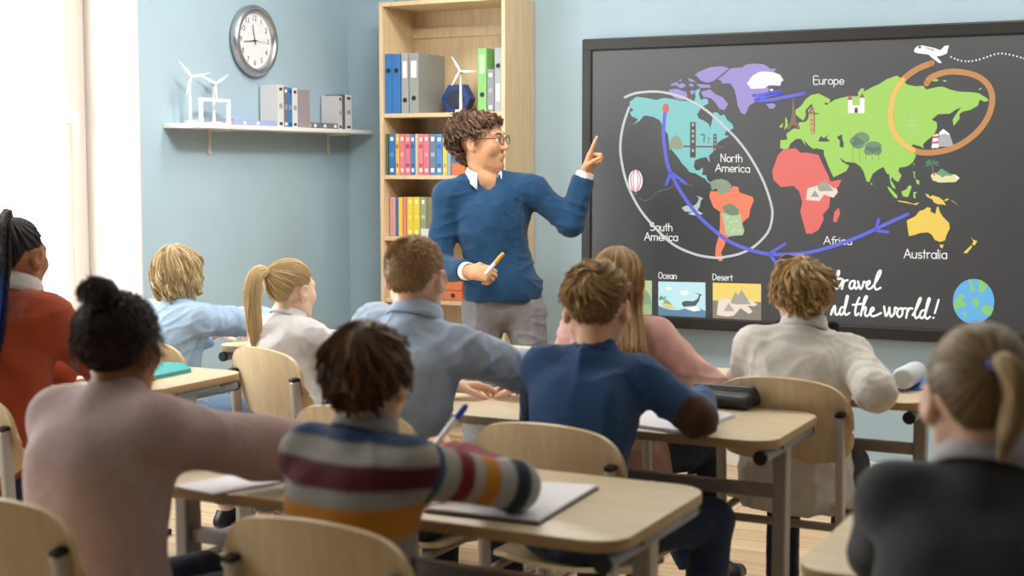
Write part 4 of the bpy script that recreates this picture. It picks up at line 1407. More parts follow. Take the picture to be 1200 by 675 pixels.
# ================================================================== school chairs
def shell(name, W, fw_, H, fz, fy, th, m, parent, nu=28, nv=18, yaxis=False):
    """curved plywood sheet: fw_(v) half width factor, fz(u,v), fy(u,v)"""
    top, bot = [], []
    for j in range(nv + 1):
        v = j / nv
        for i in range(nu + 1):
            u = -1 + 2 * i / nu
            u = math.sin(u * PI / 2) if nu > 40 else u
            x = u * W / 2 * fw_(v)
            top.append((x, fy(u, v), fz(u, v)))
    n = (nu + 1)
    V = np.array(top)
    # normals of the sheet
    G = V.reshape(nv + 1, nu + 1, 3)
    gu = np.gradient(G, axis=1)
    gv = np.gradient(G, axis=0)
    nn = np.cross(gu, gv)
    nn /= np.maximum(np.linalg.norm(nn, axis=2, keepdims=True), 1e-9)
    A = (G + nn * th / 2).reshape(-1, 3)
    B = (G - nn * th / 2).reshape(-1, 3)
    F = []
    o = len(A)
    for j in range(nv):
        for i in range(nu):
            a = j * n + i
            F.append((a, a + 1, a + n + 1, a + n))
            F.append((o + a, o + a + n, o + a + n + 1, o + a + 1))
    for i in range(nu):
        F.append((i, o + i, o + i + 1, i + 1))
        a = nv * n + i
        F.append((a, a + 1, o + a + 1, o + a))
    for j in range(nv):
        a = j * n
        F.append((a, a + n, o + a + n, o + a))
        a = j * n + nu
        F.append((a, o + a, o + a + n, a + n))
    me = np_mesh(name, np.concatenate([A, B]), np.array(F), m)
    me.set_sharp_from_angle(angle=math.radians(50))
    return link_mesh(name, me, parent)


def make_chair():
    t = empty('school_chair', (0, 0, 0), 0, 'x', 'chair', 'beech school chairs')

    def bz(u, v):
        a = min(1.0, abs(u))
        top = 0.806 - 0.028 * a ** 2 - 0.085 * (1 - math.sqrt(max(0, 1 - a ** 7)))
        bot = 0.572 + 0.010 * a ** 2 + 0.06 * (1 - math.sqrt(max(0, 1 - a ** 9)))
        return bot + (top - bot) * v
    shell('backrest', 0.395, lambda v: 1.0 - 0.05 * (1 - v), 0.3, bz, lambda u, v: -0.165 - 0.045 * v - 0.032 * (1 - u * u), 0.011, M_beech, t, nu=48)

    def wf2(v):
        a = min(v, 1 - v)
        return 1 - 0.3 * max(0, (0.16 - a) / 0.16) ** 2.2
    shell('seat', 0.385, wf2, 0.36, lambda u, v: 0.447 - 0.016 * (1 - u * u) - 0.03 * max(0, (v - 0.75) / 0.25) ** 2 + 0.012 * max(0, (0.2 - v) / 0.2) ** 2,
          lambda u, v: -0.16 + 0.36 * v, 0.011, M_beech, t)
    for s in (-1, 1):
        x = s * 0.168
        up = MB().box((x, -0.208, 0.51), (0.022, 0.034, 0.40), bev=0.006, rx=0.06).build('upright', M_steel2, t)
        MB().box((x, -0.2205, 0.714), (0.024, 0.036, 0.012), bev=0.003, rx=0.06).build('end_cap', M_black, up)
        MB().box((x, -0.196, 0.19), (0.03, 0.044, 0.33), bev=0.007).build('upright_sleeve', M_steel2, t)
        rl = MB()
        rl.tube([(x, -0.19, 0.42), (x * 0.98, -0.10, 0.424), (x * 0.95, 0.06, 0.424), (x * 0.95, 0.12, 0.414)], 0.011, 10)
        rl.build('seat_rail', M_steel, t, smooth=50)
        ft = MB()
        ft.tube([(x, -0.225, 0.022), (x, -0.1, 0.022), (x, 0.12, 0.02), (x, 0.19, 0.016)], 0.0155, 10)
        fo = ft.build('foot', M_steel, t, smooth=50)
        MB().box((x, 0.185, 0.012), (0.034, 0.04, 0.022), bev=0.005).build('foot_cap', M_black, fo)
    MB().cyl((-0.168, -0.196, 0.405), (0.168, -0.196, 0.405), 0.012, n=12).build('cross_bar', M_steel, t)
    return t


CHAIRS = [(-1.385, 1.985, 0, 1.0, 'beech school chair under the boy in the striped jumper'),
          (-2.02, 1.86, 0.08, 1.0, 'beech school chair behind the girl in the mauve jumper'),
          (-0.30, 1.84, 0, 1.0, 'beech school chair of the girl with the short low ponytail'),
          (-1.42, 2.975, 0, 1.0, 'beech school chair behind the boy in the navy jumper'),
          (-1.95, 2.97, -0.05, 1.0, 'beech school chair behind the boy in the pale blue shirt'),
          (-3.03, 2.70, 0, 1.0, 'beech school chair behind the girl with the long braids'),
          (-2.84, 3.80, -0.30, 1.0, 'beech school chair of the girl with the long blonde ponytail'),
          (-3.38, 3.78, 0.12, 1.0, 'beech school chair of the curly blonde girl in light blue'),
          (-1.66, 3.80, 0.0, 1.0, 'beech school chair of the girl with long loose hair'),
          (-1.10, 3.80, 0, 1.025, 'beech school chair of the boy in the white shirt')]
for i, (x, yb, rz, sc, lab) in enumerate(CHAIRS):
    if i == 0:
        ch0 = c = make_chair()
    else:
        c = copy_tree(ch0)
    c['label'] = lab
    c.rotation_euler = (0, 0, rz)
    c.location = (x + 0.2 * -math.sin(rz), yb + 0.2 * math.cos(rz), 0)
    c.scale = (1, 1, sc)

# ================================================================== things on the desks
def slab(name, pts, z0, h, m, label, cat, page=None, group=None):
    P = [at(x, y, 2, z0) for x, y in pts]
    c = np.mean(P, 0)
    mb = MB().prism([(p[0] - c[0], p[1] - c[1]) for p in P], 0, h)
    if page is None:
        o = mb.build(name, m)
        o.location = (c[0], c[1], z0)
        return tag(o, label, cat, group)
    o = empty(name, (c[0], c[1], z0), 0, label, cat, group)
    mb.build('cover', m, o)
    MB().prism([((p[0] - c[0]) * 0.97, (p[1] - c[1]) * 0.97) for p in P], h, h + 0.005).build('pages', page, o)
    return o


Z = DZ + 0.0006
slab('exercise_book', [(497, 601), (585, 566), (702, 573), (632, 616)], Z, 0.004, mat('dark blue cover', '#30303c'), 'white exercise book under the elbow of the striped jumper boy', 'book', M_paperw)
slab('paper_sheet', [(205, 571), (300, 552), (345, 563), (250, 580)], Z, 0.003, M_paperw, 'white sheet under the stretched arm of the mauve jumper girl', 'paper')
slab('exercise_book', [(712, 497), (775, 470), (862, 489), (806, 510)], Z, 0.003, mat('pale cover', '#c9c4c6'), 'white exercise book under the elbow of the navy jumper boy', 'book', M_paperw)
slab('folder', [(176, 446), (186, 428), (214, 429), (224, 436)], Z, 0.012, mat('teal plastic', '#2e9fa0', rough=0.35), 'teal plastic folder at the end of the desk by the braided girl', 'folder')
slab('folder', [(1044, 457), (1056, 446), (1096, 447), (1092, 458)], Z, 0.006, mat('bright blue plastic', '#2a6ac0', rough=0.4), 'bright blue folder under the white bottle', 'folder')
# black pencil case
pn, pr_, pb = at(806, 473, 2, Z), at(885, 481, 2, Z), at(886, 463, 2, Z)
pc = empty('pencil_case', tuple((pn + pr_) / 2 + np.array([0, 0.022, 0])), float(math.atan2(*(pr_ - pn)[[1, 0]])), 'long black soft pencil case lying on the desk', 'pencil case')
Lc = float(np.linalg.norm(pr_ - pn))
M_case = mat('black leatherette', '#26272c', rough=0.45, bump=0.2, bscale=120)
F = Field()
for yy in (-0.03, 0.03):
    F.cone((-Lc / 2 + 0.02, yy, 0.02), (Lc / 2 - 0.02, yy, 0.02), 0.02, k=0.03)
F.cone((-Lc / 2 + 0.02, 0.012, 0.038), (Lc / 2 - 0.02, 0.012, 0.042), 0.016, k=0.03)
F.plane((Lc / 2 - 0.008, 0, 0), (1, 0, 0.12)).plane((-Lc / 2 + 0.008, 0, 0), (-1, 0, 0)).plane((0, 0, 0.002), (0, 0, -1))
v_, f_ = F.mesh(0.004)
me = np_mesh('body', v_, f_, M_case)
link_mesh('body', me, pc)
MB().tube([(-Lc / 2 + 0.015, -0.012, 0.0548), (0, -0.012, 0.0565), (Lc / 2 - 0.012, -0.012, 0.0575)], 0.0032, 8).build('zip', mat('grey zip', '#55565c', rough=0.4, metal=0.5), pc)
# white bottle lying on the blue folder
bz = Z + 0.0065 + 0.033
b0, b1 = at(1057, 444, 2, bz), at(1079, 433, 2, bz)
d01 = (b1 - b0) / np.linalg.norm(b1 - b0)
b1 = b0 + d01 * 0.19
bt = empty('bottle', tuple(b0), float(math.atan2(d01[1], d01[0])), 'white bottle lying on the bright blue folder', 'bottle')
mb = MB()
mb.tube([(0, 0, 0), (0.004, 0, 0), (0.01, 0, 0), (0.15, 0, 0), (0.17, 0, 0), (0.182, 0, 0), (0.186, 0, 0)], [0.026, 0.030, 0.033, 0.033, 0.031, 0.024, 0.018], 28)
mb.build('body', mat('white plastic', '#dfe6ec', rough=0.3, vary=0.03), bt, smooth=35)
mb = MB().cyl((-0.003, 0, 0), (0.002, 0, 0), 0.024, n=28, bev=0.001)
mb.build('base_cap', mat('grey white plastic', '#cdd2d6', rough=0.35), bt, smooth=35)
# ================================================================== people
def V3(*a):
    return np.array(a, float)


def unit(v):
    return v / max(np.linalg.norm(v), 1e-9)


def rot(axis, deg):
    a = unit(np.array(axis, float))
    t = math.radians(deg)
    K = np.array([[0, -a[2], a[1]], [a[2], 0, -a[0]], [-a[1], a[0], 0]])
    return np.eye(3) + math.sin(t) * K + (1 - math.cos(t)) * K @ K


def frame_yaw(deg):
    """columns right, forward, up; 0 looks along +Y, positive turns to +X"""
    a = math.radians(deg)
    return np.array([[math.cos(a), math.sin(a), 0], [-math.sin(a), math.cos(a), 0], [0, 0, 1]], float)


def ik(a, b, l1, l2, hint):
    """elbow between shoulder a and wrist b, bent towards hint"""
    d = b - a
    L = np.linalg.norm(d)
    L2 = min(L, (l1 + l2) * 0.995)
    u = d / max(L, 1e-9)
    x = (l1 * l1 - l2 * l2 + L2 * L2) / (2 * L2)
    h = math.sqrt(max(l1 * l1 - x * x, 0))
    hv = hint - u * (hint @ u)
    return a + u * x + unit(hv) * h, a + u * L2


SKIN = {}


def skin_mat(c):
    return mat('skin %s' % c, c, rough=0.5, bump=0.04, bscale=350, vary=0.04, vscale=25, sss=0.12, spec=0.35)


def head_prims(F, c, R, s):
    """head in its own axes (x right, y face, z up), s = 1 for an adult"""
    P = lambda x, y, z: c + R @ (V3(x, y, z) * s)
    ax = lambda r: V3(*r) * s
    F.ell(P(0, -0.014, 0.032), ax((0.074, 0.094, 0.083)), R, 0.01)
    F.ell(P(0, 0.028, -0.028), ax((0.060, 0.063, 0.080)), R, 0.03 * s)
    F.cone(P(0, 0.022, -0.06), P(0, 0.071, -0.099), 0.046 * s, 0.021 * s, 0.03 * s)
    for q in (-1, 1):
        F.cone(P(q * 0.050, -0.005, -0.045), P(q * 0.022, 0.055, -0.092), 0.016 * s, 0.014 * s, 0.03 * s)
        F.ell(P(q * 0.040, 0.058, -0.022), ax((0.024, 0.024, 0.026)), R, 0.025 * s)
        F.cone(P(q * 0.014, 0.084, 0.022), P(q * 0.044, 0.068, 0.026), 0.010 * s, 0.009 * s, 0.02 * s)
    F.cone(P(0, 0.086, 0.012), P(0, 0.107, -0.026), 0.0075 * s, 0.011 * s, 0.014 * s)
    for q in (-1, 1):
        F.ell(P(q * 0.011, 0.099, -0.031), ax((0.009, 0.011, 0.008)), R, 0.006 * s)
        F.ell(P(q * 0.031, 0.096, 0.004), ax((0.017, 0.016, 0.011)), R, 0.012 * s, 'sub')
        F.ell(P(q * 0.030, 0.073, 0.003), ax((0.0145, 0.0135, 0.0125)), R, 0.004 * s)
    F.cone(P(-0.018, 0.085, -0.058), P(0, 0.0935, -0.056), 0.0045 * s, 0.006 * s, 0.008 * s)
    F.cone(P(0.018, 0.085, -0.058), P(0, 0.0935, -0.056), 0.0045 * s, 0.006 * s, 0.008 * s)
    F.cone(P(-0.013, 0.0855, -0.068), P(0.013, 0.0855, -0.068), 0.0066 * s, 0.0066 * s, 0.009 * s)
    F.cone(P(-0.022, 0.0955, -0.0625), P(0.022, 0.0955, -0.0625), 0.0022 * s, 0.0022 * s, 0.003 * s, 'sub')
    # ears: rim, bowl and lobe
    for q in (-1, 1):
        Re = R @ rot((0, 0, 1), -q * 24) @ rot((1, 0, 0), -10)
        F.ell(P(q * 0.080, -0.010, -0.002), ax((0.0085, 0.021, 0.032)), Re, 0.008 * s)
        F.ell(P(q * 0.088, -0.006, 0.004), ax((0.007, 0.012, 0.019)), Re, 0.005 * s, 'sub')
        F.ell(P(q * 0.077, 0.000, -0.027), ax((0.007, 0.011, 0.012)), Re, 0.008 * s)


def hand_prims(F, wrist, fdir, ndir, side, s, curls, spread=0.0, thumb=0.5):
    """fdir: wrist to knuckles; ndir: out of the palm; side: +1 when the thumb is at cross(fdir,ndir)"""
    f = unit(fdir)
    n = unit(ndir - f * (ndir @ f))
    t = np.cross(f, n) * side
    L = 0.088 * s
    F.cone(wrist, wrist + f * 0.03 * s, 0.026 * s, 0.027 * s, 0.02 * s, flat=(n, 1.45))
    kn = []
    for i, (o, r) in enumerate(((0.030, 0.0105), (0.010, 0.0108), (-0.010, 0.0102), (-0.029, 0.0093))):
        l = L * (1.0, 1.03, 0.98, 0.9)[i]
        k = wrist + f * l + t * o * s
        kn.append(k)
        F.cone(wrist + f * 0.02 * s + t * o * 0.6 * s, k, 0.0155 * s, r * 1.12 * s, 0.012 * s)
    lens = ((0.040, 0.024, 0.020), (0.044, 0.028, 0.021), (0.041, 0.026, 0.020), (0.032, 0.019, 0.018))
    tips = []
    for i in range(4):
        ang = 0
        p = kn[i]
        base = unit(f + t * spread * (1.5 - i) * 0.12)
        r0 = (0.0096, 0.0099, 0.0093, 0.0083)[i] * s
        c = curls[i]
        for j, (l, w) in enumerate(zip(lens[i], (1.0, 1.1, 0.8))):
            ang += c * w * (75 if j == 0 else 85)
            a = math.radians(ang)
            d = base * math.cos(a) + n * math.sin(a)
            q = p + d * l * s
            F.cone(p, q, r0 * (1 - 0.08 * j), r0 * (0.94 - 0.10 * j), 0.0035 * s)
            p = q
        tips.append(p)
    b0 = wrist + f * 0.022 * s + t * 0.022 * s + n * 0.006 * s
    d1 = unit(f * 0.62 + t * 0.78 + n * (0.25 + 0.4 * thumb))
    k1 = b0 + d1 * 0.040 * s
    d2 = unit(f * 0.85 + t * (0.55 - 0.75 * thumb) + n * (0.25 + 0.55 * thumb))
    k2 = k1 + d2 * 0.032 * s
    d3 = unit(f * 0.9 + t * (0.4 - 1.1 * thumb) + n * (0.2 + 0.55 * thumb))
    k3 = k2 + d3 * 0.026 * s
    F.cone(b0, k1, 0.0165 * s, 0.0115 * s, 0.012 * s)
    F.cone(k1, k2, 0.0112 * s, 0.0102 * s, 0.004 * s)
    F.cone(k2, k3, 0.0104 * s, 0.0084 * s, 0.004 * s)
    return tips, kn


def foot_prims(F, ankle, fwd, s, infl=0.0):
    f = unit(V3(fwd[0], fwd[1], 0))
    z = V3(0, 0, -1)
    heel = ankle - f * 0.03 * s + z * 0.045 * s
    ball = ankle + f * 0.11 * s + z * 0.058 * s
    toe = ankle + f * 0.165 * s + z * 0.06 * s
    F.cone(ankle, heel, 0.036 * s + infl, 0.032 * s + infl, 0.02 * s)
    F.cone(ankle + f * 0.02 * s + z * 0.02 * s, ball, 0.036 * s + infl, 0.028 * s + infl, 0.03 * s)
    F.cone(heel, ball, 0.030 * s + infl, 0.030 * s + infl, 0.02 * s)
    F.cone(ball, toe, 0.032 * s + infl, 0.025 * s + infl, 0.02 * s)


class Figure:
    """joints of one person and the functions that wrap bodies and clothes round them"""

    def __init__(g, S, pelvis, chest, neck, head_c, Rt, Rh, hs, shw, sh=None):
        g.S, g.pel, g.che, g.nk, g.hc, g.Rt, g.Rh, g.hs = S, pelvis, chest, neck, head_c, Rt, Rh, hs
        r = Rt[:, 0]
        up = unit(neck - chest)
        g.up = up
        g.sh = {q: neck + r * q * shw - up * 0.045 * S + Rt[:, 1] * 0.0 for q in (-1, 1)}
        if sh:
            for q in sh:
                g.sh[q] = g.sh[q] + sh[q]
        g.hip = {q: pelvis + r * q * 0.085 * S - V3(0, 0, 0.02) * S for q in (-1, 1)}
        g.el, g.wr, g.kn, g.an, g.toe = {}, {}, {}, {}, {}
        g.hand = {}

    def torso(g, F, infl, k=0.05, low=True, breadth=1.0):
        S, R = g.S, g.Rt
        r, f = R[:, 0], R[:, 1]
        k = k * S
        sp = unit(g.che - g.pel)
        Rl = np.stack([r, unit(np.cross(sp, r)), sp], 1)
        Ru = np.stack([r, unit(np.cross(g.up, r)), g.up], 1)
        F.ell(g.pel, V3(0.150 * breadth, 0.108, 0.11) * S + infl, Rl, k)
        F.ell(g.pel * 0.55 + g.che * 0.45 - f * 0.0, V3(0.132 * breadth, 0.095, 0.15) * S + infl, Rl, k)
        F.ell(g.che + f * 0.005, V3(0.150 * breadth, 0.105, 0.16) * S + infl, Ru, k)
        for q in (-1, 1):
            F.cone(g.che + r * q * 0.06 * S + g.up * 0.06 * S - f * 0.03 * S, g.sh[q] - r * q * 0.02 * S - g.up * 0.01 * S, 0.066 * S + infl, 0.043 * S + infl, k)
            F.cone(g.nk + r * q * 0.03 * S - g.up * 0.018 * S, g.sh[q] + g.up * 0.002 * S, 0.038 * S + infl, 0.040 * S + infl, k * 0.8)

    def arm(g, F, q, infl, k=0.03, wrist=1.0, cuff=None, loose=0.0):
        S = g.S
        a, e, w = g.sh[q], g.el[q], g.wr[q]
        F.cone(a, e, 0.044 * S + infl, 0.037 * S + infl + loose, k * S)
        w2 = e + (w - e) * wrist
        d = unit(w - e)
        F.cone(e, w2, 0.040 * S + infl + loose, 0.028 * S + infl + loose * 0.6, 0.016 * S, cut=(w2 + d * 0.001, d))

    def legs(g, F, infl, k=0.04, cut=1.0, flare=0.0):
        S = g.S
        for q in (-1, 1):
            F.cone(g.hip[q], g.kn[q], 0.080 * S + infl, 0.056 * S + infl, k * S)
            d = unit(g.an[q] - g.kn[q])
            e = g.kn[q] + (g.an[q] - g.kn[q]) * cut
            F.cone(g.kn[q], e, 0.056 * S + infl, 0.040 * S + infl + flare, 0.02 * S, cut=(e, d))

    def body(g, root, m, h, fingers=True):
        F = Field()
        S = g.S
        g.torso(F, -0.004)
        for q in (-1, 1):
            g.arm(F, q, 0.0)
        g.legs(F, 0.0)
        for q in (-1, 1):
            foot_prims(F, g.an[q], g.toe[q], S * 0.95)
        F.cone(g.nk - g.up * 0.02 * S, g.hc + g.Rh @ (V3(0, -0.022, -0.04) * g.hs), 0.050 * S, 0.046 * g.hs, 0.035 * S)
        head_prims(F, g.hc, g.Rh, g.hs)
        for q in (-1, 1):
            if q in g.hand:
                fd, nd, cu, spd, th = g.hand[q]
                g.tips = hand_prims(F, g.wr[q], fd, nd, q, S * 0.98, cu, spd, th)
        v, f = F.mesh(h)
        v = smooth_verts(v, f, 1, 0.35)
        me = np_mesh('body', v, f, m)
        return link_mesh('body', me, root, True)


def cloth(F, h, name, m, root, seed=0, fold=0.004, ff=38, smooth=1, attr=None, flow=None):
    v, f = F.mesh(h)
    v = smooth_verts(v, f, smooth, 0.5)
    n = vnormals(v, f)
    w = 0.5 * wob(v * V3(1, 1, 0.7), seed, ff)
    for j, (sx, sz, am) in enumerate(((1.0, 0.45, 1.3), (0.5, 1.1, 1.1), (1.5, 0.9, 0.6))):
        x = wob(v * V3(sx, sx, sz), seed + 5 + j, ff * (0.75 + 0.35 * j))
        gate = np.clip(0.5 + 0.9 * wob(v, seed + 20 + j, ff * 0.33), 0, 1)
        w = w + am * gate * ((1 - np.minimum(np.abs(x) * 1.5, 1)) ** 1.6 - 0.3)
    if flow is not None:
        w = w * flow(v)
    v2 = v + n * (w * fold)[:, None]
    me = np_mesh(name, v2, f, m)
    if attr is not None:
        col_attr(me, 'pattern', attr(v))
    return link_mesh(name, me, root, True)


def collar(root, g, m, r=0.062, h=0.036, flare=0.018, open_=30, tilt=0.0, name='collar', th=0.005, drop=0.0, point=0.018):
    """folded shirt collar round the neck; open_ degrees free at the front"""
    S = g.S
    Rn = np.stack([g.Rt[:, 0], unit(np.cross(g.up, g.Rt[:, 0])), g.up], 1) @ rot((1, 0, 0), -12 + tilt)
    c = g.nk + g.up * (0.0 - drop) * S + g.Rt[:, 1] * 0.012 * S
    n, mrows = 72, 8
    rows = []
    for j in range(mrows):
        t = j / (mrows - 1)
        # profile: up the inside, over the fold, down the outside
        prof = [(-0.002, 0.2), (-0.001, 0.6), (0.000, 0.95), (0.002, 1.05), (0.006, 1.0), (0.010, 0.72), (0.014, 0.36), (0.018, 0.0)][j]
        ring_ = []
        for i in range(n + 1):
            a = math.radians(90 + open_ / 2 + (360 - open_) * i / n)
            fr = max(0, math.cos(math.radians(min(abs((math.degrees(a) - 90) % 360), 360 - abs((math.degrees(a) - 90) % 360)))))
            rr = r * S + prof[0] * S * (1 + flare * 20)
            z = prof[1] * h * S
            if j >= 5:
                z -= point * S * fr ** 3 * (j - 4) / 3
            z -= 0.018 * S * fr
            ring_.append(c + Rn @ V3(rr * math.cos(a), rr * 0.98 * math.sin(a), z))
        rows.append(ring_)
    A = np.array(rows).reshape(-1, 3)
    k = n + 1
    F_ = [(j * k + i, j * k + i + 1, (j + 1) * k + i + 1, (j + 1) * k + i) for j in range(mrows - 1) for i in range(n)]
    me = np_mesh(name, A, np.array(F_), m)
    o = link_mesh(name, me, root, True)
    so = o.modifiers.new('thickness', 'SOLIDIFY')
    so.thickness = 0.003
    return o


# ------------------------------------------------------------------ hair
def fib(n):
    i = np.arange(n) + 0.5
    ph = np.arccos(1 - 2 * i / n)
    th = PI * (1 + 5 ** 0.5) * i
    return np.stack([np.cos(th) * np.sin(ph), np.sin(th) * np.sin(ph), np.cos(ph)], 1)


HC, HR = V3(0, -0.014, 0.032), V3(0.076, 0.096, 0.085)      # scalp ellipsoid, head axes


def scalp_mask(d, front=33, side=-8, back=-52):
    """directions (n,3) above the hairline; angles are elevations in degrees"""
    az = np.degrees(np.arctan2(np.abs(d[:, 0]), d[:, 1]))          # 0 front, 180 back
    el = np.degrees(np.arcsin(np.clip(d[:, 2], -1, 1)))
    lim = np.where(az < 62, front + (side + 22 - front) * (az / 62) ** 2, np.where(az < 88, side + 14 - (az - 62) / 26 * 14, np.where(az < 112, side + 2 + 0 * az, side + (back - side) * np.clip((az - 112) / 22, 0, 1))))
    return el > lim


def cap(g, lift=0.004, front=33, side=-8, back=-52, rough=0.0, seed=1):
    """closed scalp shell; returns verts, faces (world)"""
    nu, nv = 72, 26
    az = np.linspace(-180, 180, nu, endpoint=False)
    V = []
    D = []
    for a in az:
        # elevation of the hairline at this azimuth by bisection on the mask
        lo_, hi_ = -85.0, 89.0
        els = np.linspace(-80, 89, 170)
        d = np.stack([np.sin(np.radians(a)) * np.cos(np.radians(els)), np.cos(np.radians(a)) * np.cos(np.radians(els)), np.sin(np.radians(els))], 1)
        mk = scalp_mask(d, front, side, back)
        e0 = els[np.argmax(mk)]
        for j in range(nv):
            t = j / (nv - 1)
            e = 90 - (90 - e0) * t
            dd = V3(math.sin(math.radians(a)) * math.cos(math.radians(e)), math.cos(math.radians(a)) * math.cos(math.radians(e)), math.sin(math.radians(e)))
            k = 1 + lift / 0.085 - (0.10 if j == nv - 1 else 0.02 if j == nv - 2 else 0)
            V.append(HC + HR * dd * k)
            D.append(dd)
    V = np.array(V)
    if rough:
        V = V + np.array(D) * (rough * wob(V, seed, 90))[:, None]
    F_ = []
    for i in range(nu):
        i2 = (i + 1) % nu
        for j in range(nv - 1):
            F_.append((i * nv + j, i * nv + j + 1, i2 * nv + j + 1, i2 * nv + j))
    return (g.hc + (V * g.hs) @ g.Rh.T), np.array(F_)


def grow(roots, step, n, fn, shell_=1.03):
    """walk strands in head axes; fn(i, q, p) -> direction (unit-ish) ; q = scalp-normalised position"""
    P = [HC + HR * roots * shell_]
    for i in range(n):
        p = P[-1]
        q = (p - HC) / HR
        rad = np.linalg.norm(q, axis=1, keepdims=True)
        d = fn(i, q / rad, p)
        p2 = p + d * step
        q2 = (p2 - HC) / HR
        r2 = np.linalg.norm(q2, axis=1, keepdims=True)
        mn = shell_
        q2 = np.where(r2 < mn, q2 / r2 * mn, q2)
        P.append(HC + HR * q2)
    return np.stack(P, 1)           # (N, n+1, 3)


def tang(q, v):
    nrm = q / HR
    nrm /= np.linalg.norm(nrm, axis=1, keepdims=True)
    return v - nrm * np.sum(v * nrm, 1, keepdims=True), nrm


def nunit(v):
    return v / np.maximum(np.linalg.norm(v, axis=-1, keepdims=True), 1e-9)


def tubes(P, rad, sides=3, taper=0.25, flat=1.0):
    """P (N,m,3), rad (N,) -> verts, quads"""
    N, m, _ = P.shape
    T = nunit(np.gradient(P, axis=1))
    ref = nunit(P - P.mean(axis=(0, 1)))
    B = nunit(np.cross(T, ref))
    C = np.cross(B, T)
    t = np.linspace(0, 1, m)
    prof = np.minimum(1, np.minimum(0.55 + t * 3, taper + (1 - taper) * (1 - t ** 2.2) * 1.6))
    R = rad[:, None] * prof[None, :]
    V = []
    for k in range(sides):
        a = 2 * PI * k / sides
        V.append(P + (B * math.cos(a) + C * math.sin(a) * flat) * R[..., None])
    V = np.stack(V, 2)             # N,m,s,3
    idx = np.arange(N * m * sides).reshape(N, m, sides)
    q = []
    for k in range(sides):
        k2 = (k + 1) % sides
        q.append(np.stack([idx[:, :-1, k], idx[:, :-1, k2], idx[:, 1:, k2], idx[:, 1:, k]], -1).reshape(-1, 4))
    return V.reshape(-1, 3), np.concatenate(q)


HAIRM = {}


def hair_mat(name):
    if name in HAIRM:
        return HAIRM[name]
    m = mat('hair ' + name, '#886644', rough=0.42, attr='tone', spec=0.35, sheen=0.0)
    HAIRM[name] = m
    return m


def hair_object(name, parts, colors, root, mname, seed=3, to_world=None):
    """parts: list of (verts world, quads, per-vertex tone 0..1 or None). colors: dark, light"""
    g = np.random.default_rng(seed)
    Vs, Fs, Ts = [], [], []
    o = 0
    for v, f, t in parts:
        Vs.append(v)
        Fs.append(f + o)
        Ts.append(np.full(len(v), 0.25) if t is None else t)
        o += len(v)
    V, F_, Tn = np.concatenate(Vs), np.concatenate(Fs), np.concatenate(Ts)
    me = np_mesh(name, V, F_, hair_mat(mname))
    a, b = np.array(lin(colors[0])), np.array(lin(colors[1]))
    col_attr(me, 'tone', a[None] * (1 - Tn[:, None]) + b[None] * Tn[:, None])
    return link_mesh(name, me, root, True)


def strands(g, P, rad, sides=3, taper=0.25, seed=0, flat=1.0, tone=None):
    """head-axes strands -> world part with a random tone per strand"""
    r = np.random.default_rng(seed)
    N, m, _ = P.shape
    W = g.hc + (P.reshape(-1, 3) * g.hs) @ g.Rh.T
    radv = rad * g.hs * r.uniform(0.7, 1.3, N)
    v, f = tubes(W.reshape(N, m, 3), radv, sides, taper, flat)
    t = r.uniform(0, 1, N) if tone is None else np.clip(tone + r.uniform(-0.25, 0.25, N), 0, 1)
    return v, f, np.repeat(t, m * sides)


def jitter(P, amp, seed, ramp=1.0):
    """bend every strand a little, more towards the tip"""
    r = np.random.default_rng(seed)
    N, m, _ = P.shape
    t = np.linspace(0, 1, m) ** ramp
    return P + r.normal(size=(N, 1, 3)) * amp * t[None, :, None]


def curl(P, amp, turns, seed, ramp=0.6):
    r = np.random.default_rng(seed)
    N, m, _ = P.shape
    T = nunit(np.gradient(P, axis=1))
    ref = nunit(P - HC)
    B = nunit(np.cross(T, ref))
    C = np.cross(B, T)
    t = np.linspace(0, 1, m)
    ph = r.uniform(0, 6.28, (N, 1)) + 2 * PI * turns * r.uniform(0.7, 1.3, (N, 1)) * t[None]
    A = amp * r.uniform(0.6, 1.4, (N, 1)) * (t ** ramp)[None]
    return P + B * (A * np.cos(ph))[..., None] + C * (A * np.sin(ph))[..., None]


def roots_on(n, seed=0, **kw):
    d = fib(n)
    d = d + np.random.default_rng(seed).normal(size=d.shape) * 0.02
    d = nunit(d)
    return d[scalp_mask(d, **kw)]


def crown_flow(crown=(0, -0.55, 0.83), grav=0.3, lift=0.0, swirl=0.25):
    c = nunit(np.array(crown, float))

    def fn(i, q, p):
        v, nrm = tang(q, q - c)
        v = nunit(v)
        sw = np.cross(nrm, v)
        return nunit(v + sw * swirl + V3(0, 0, -1) * grav + nrm * lift)
    return fn


def hair_crop(root, g, colors, seed, top=0.03, sides_=0.014, mname='a', wav=0.0, lift=0.35, crown=(0.1, -0.6, 0.8), back=-50, n=2600, rad=0.0016, frontlift=0.0, curlamp=0.0, side=-8, swirl=0.3):
    kw = dict(front=36, side=side, back=back)
    R0 = roots_on(int(n * 1.8), seed, **kw)
    el = R0[:, 2]
    ln = sides_ + (top - sides_) * np.clip((el - 0.05) / 0.5, 0, 1)
    m = 7
    fn0 = crown_flow(crown, 0.25, 0.0, swirl)

    def fn(i, q, p):
        d = fn0(i, q, p)
        nr = nunit(q / HR)
        return nunit(d + nr * (lift * (1 - i / m) * np.clip((el - 0.1) / 0.5, 0.35, 1))[:, None])
    P = grow(R0, (ln / m)[:, None], m, fn, 1.0)
    P = jitter(P, 0.0022 + wav, seed, 1.3)
    if curlamp:
        P = curl(P, curlamp, 0.9, seed)
    c = cap(g, 0.002, **kw)
    hair_object('hair', [(c[0], c[1], np.full(len(c[0]), 0.15)), strands(g, P, rad, seed=seed)], colors, root, mname, seed)


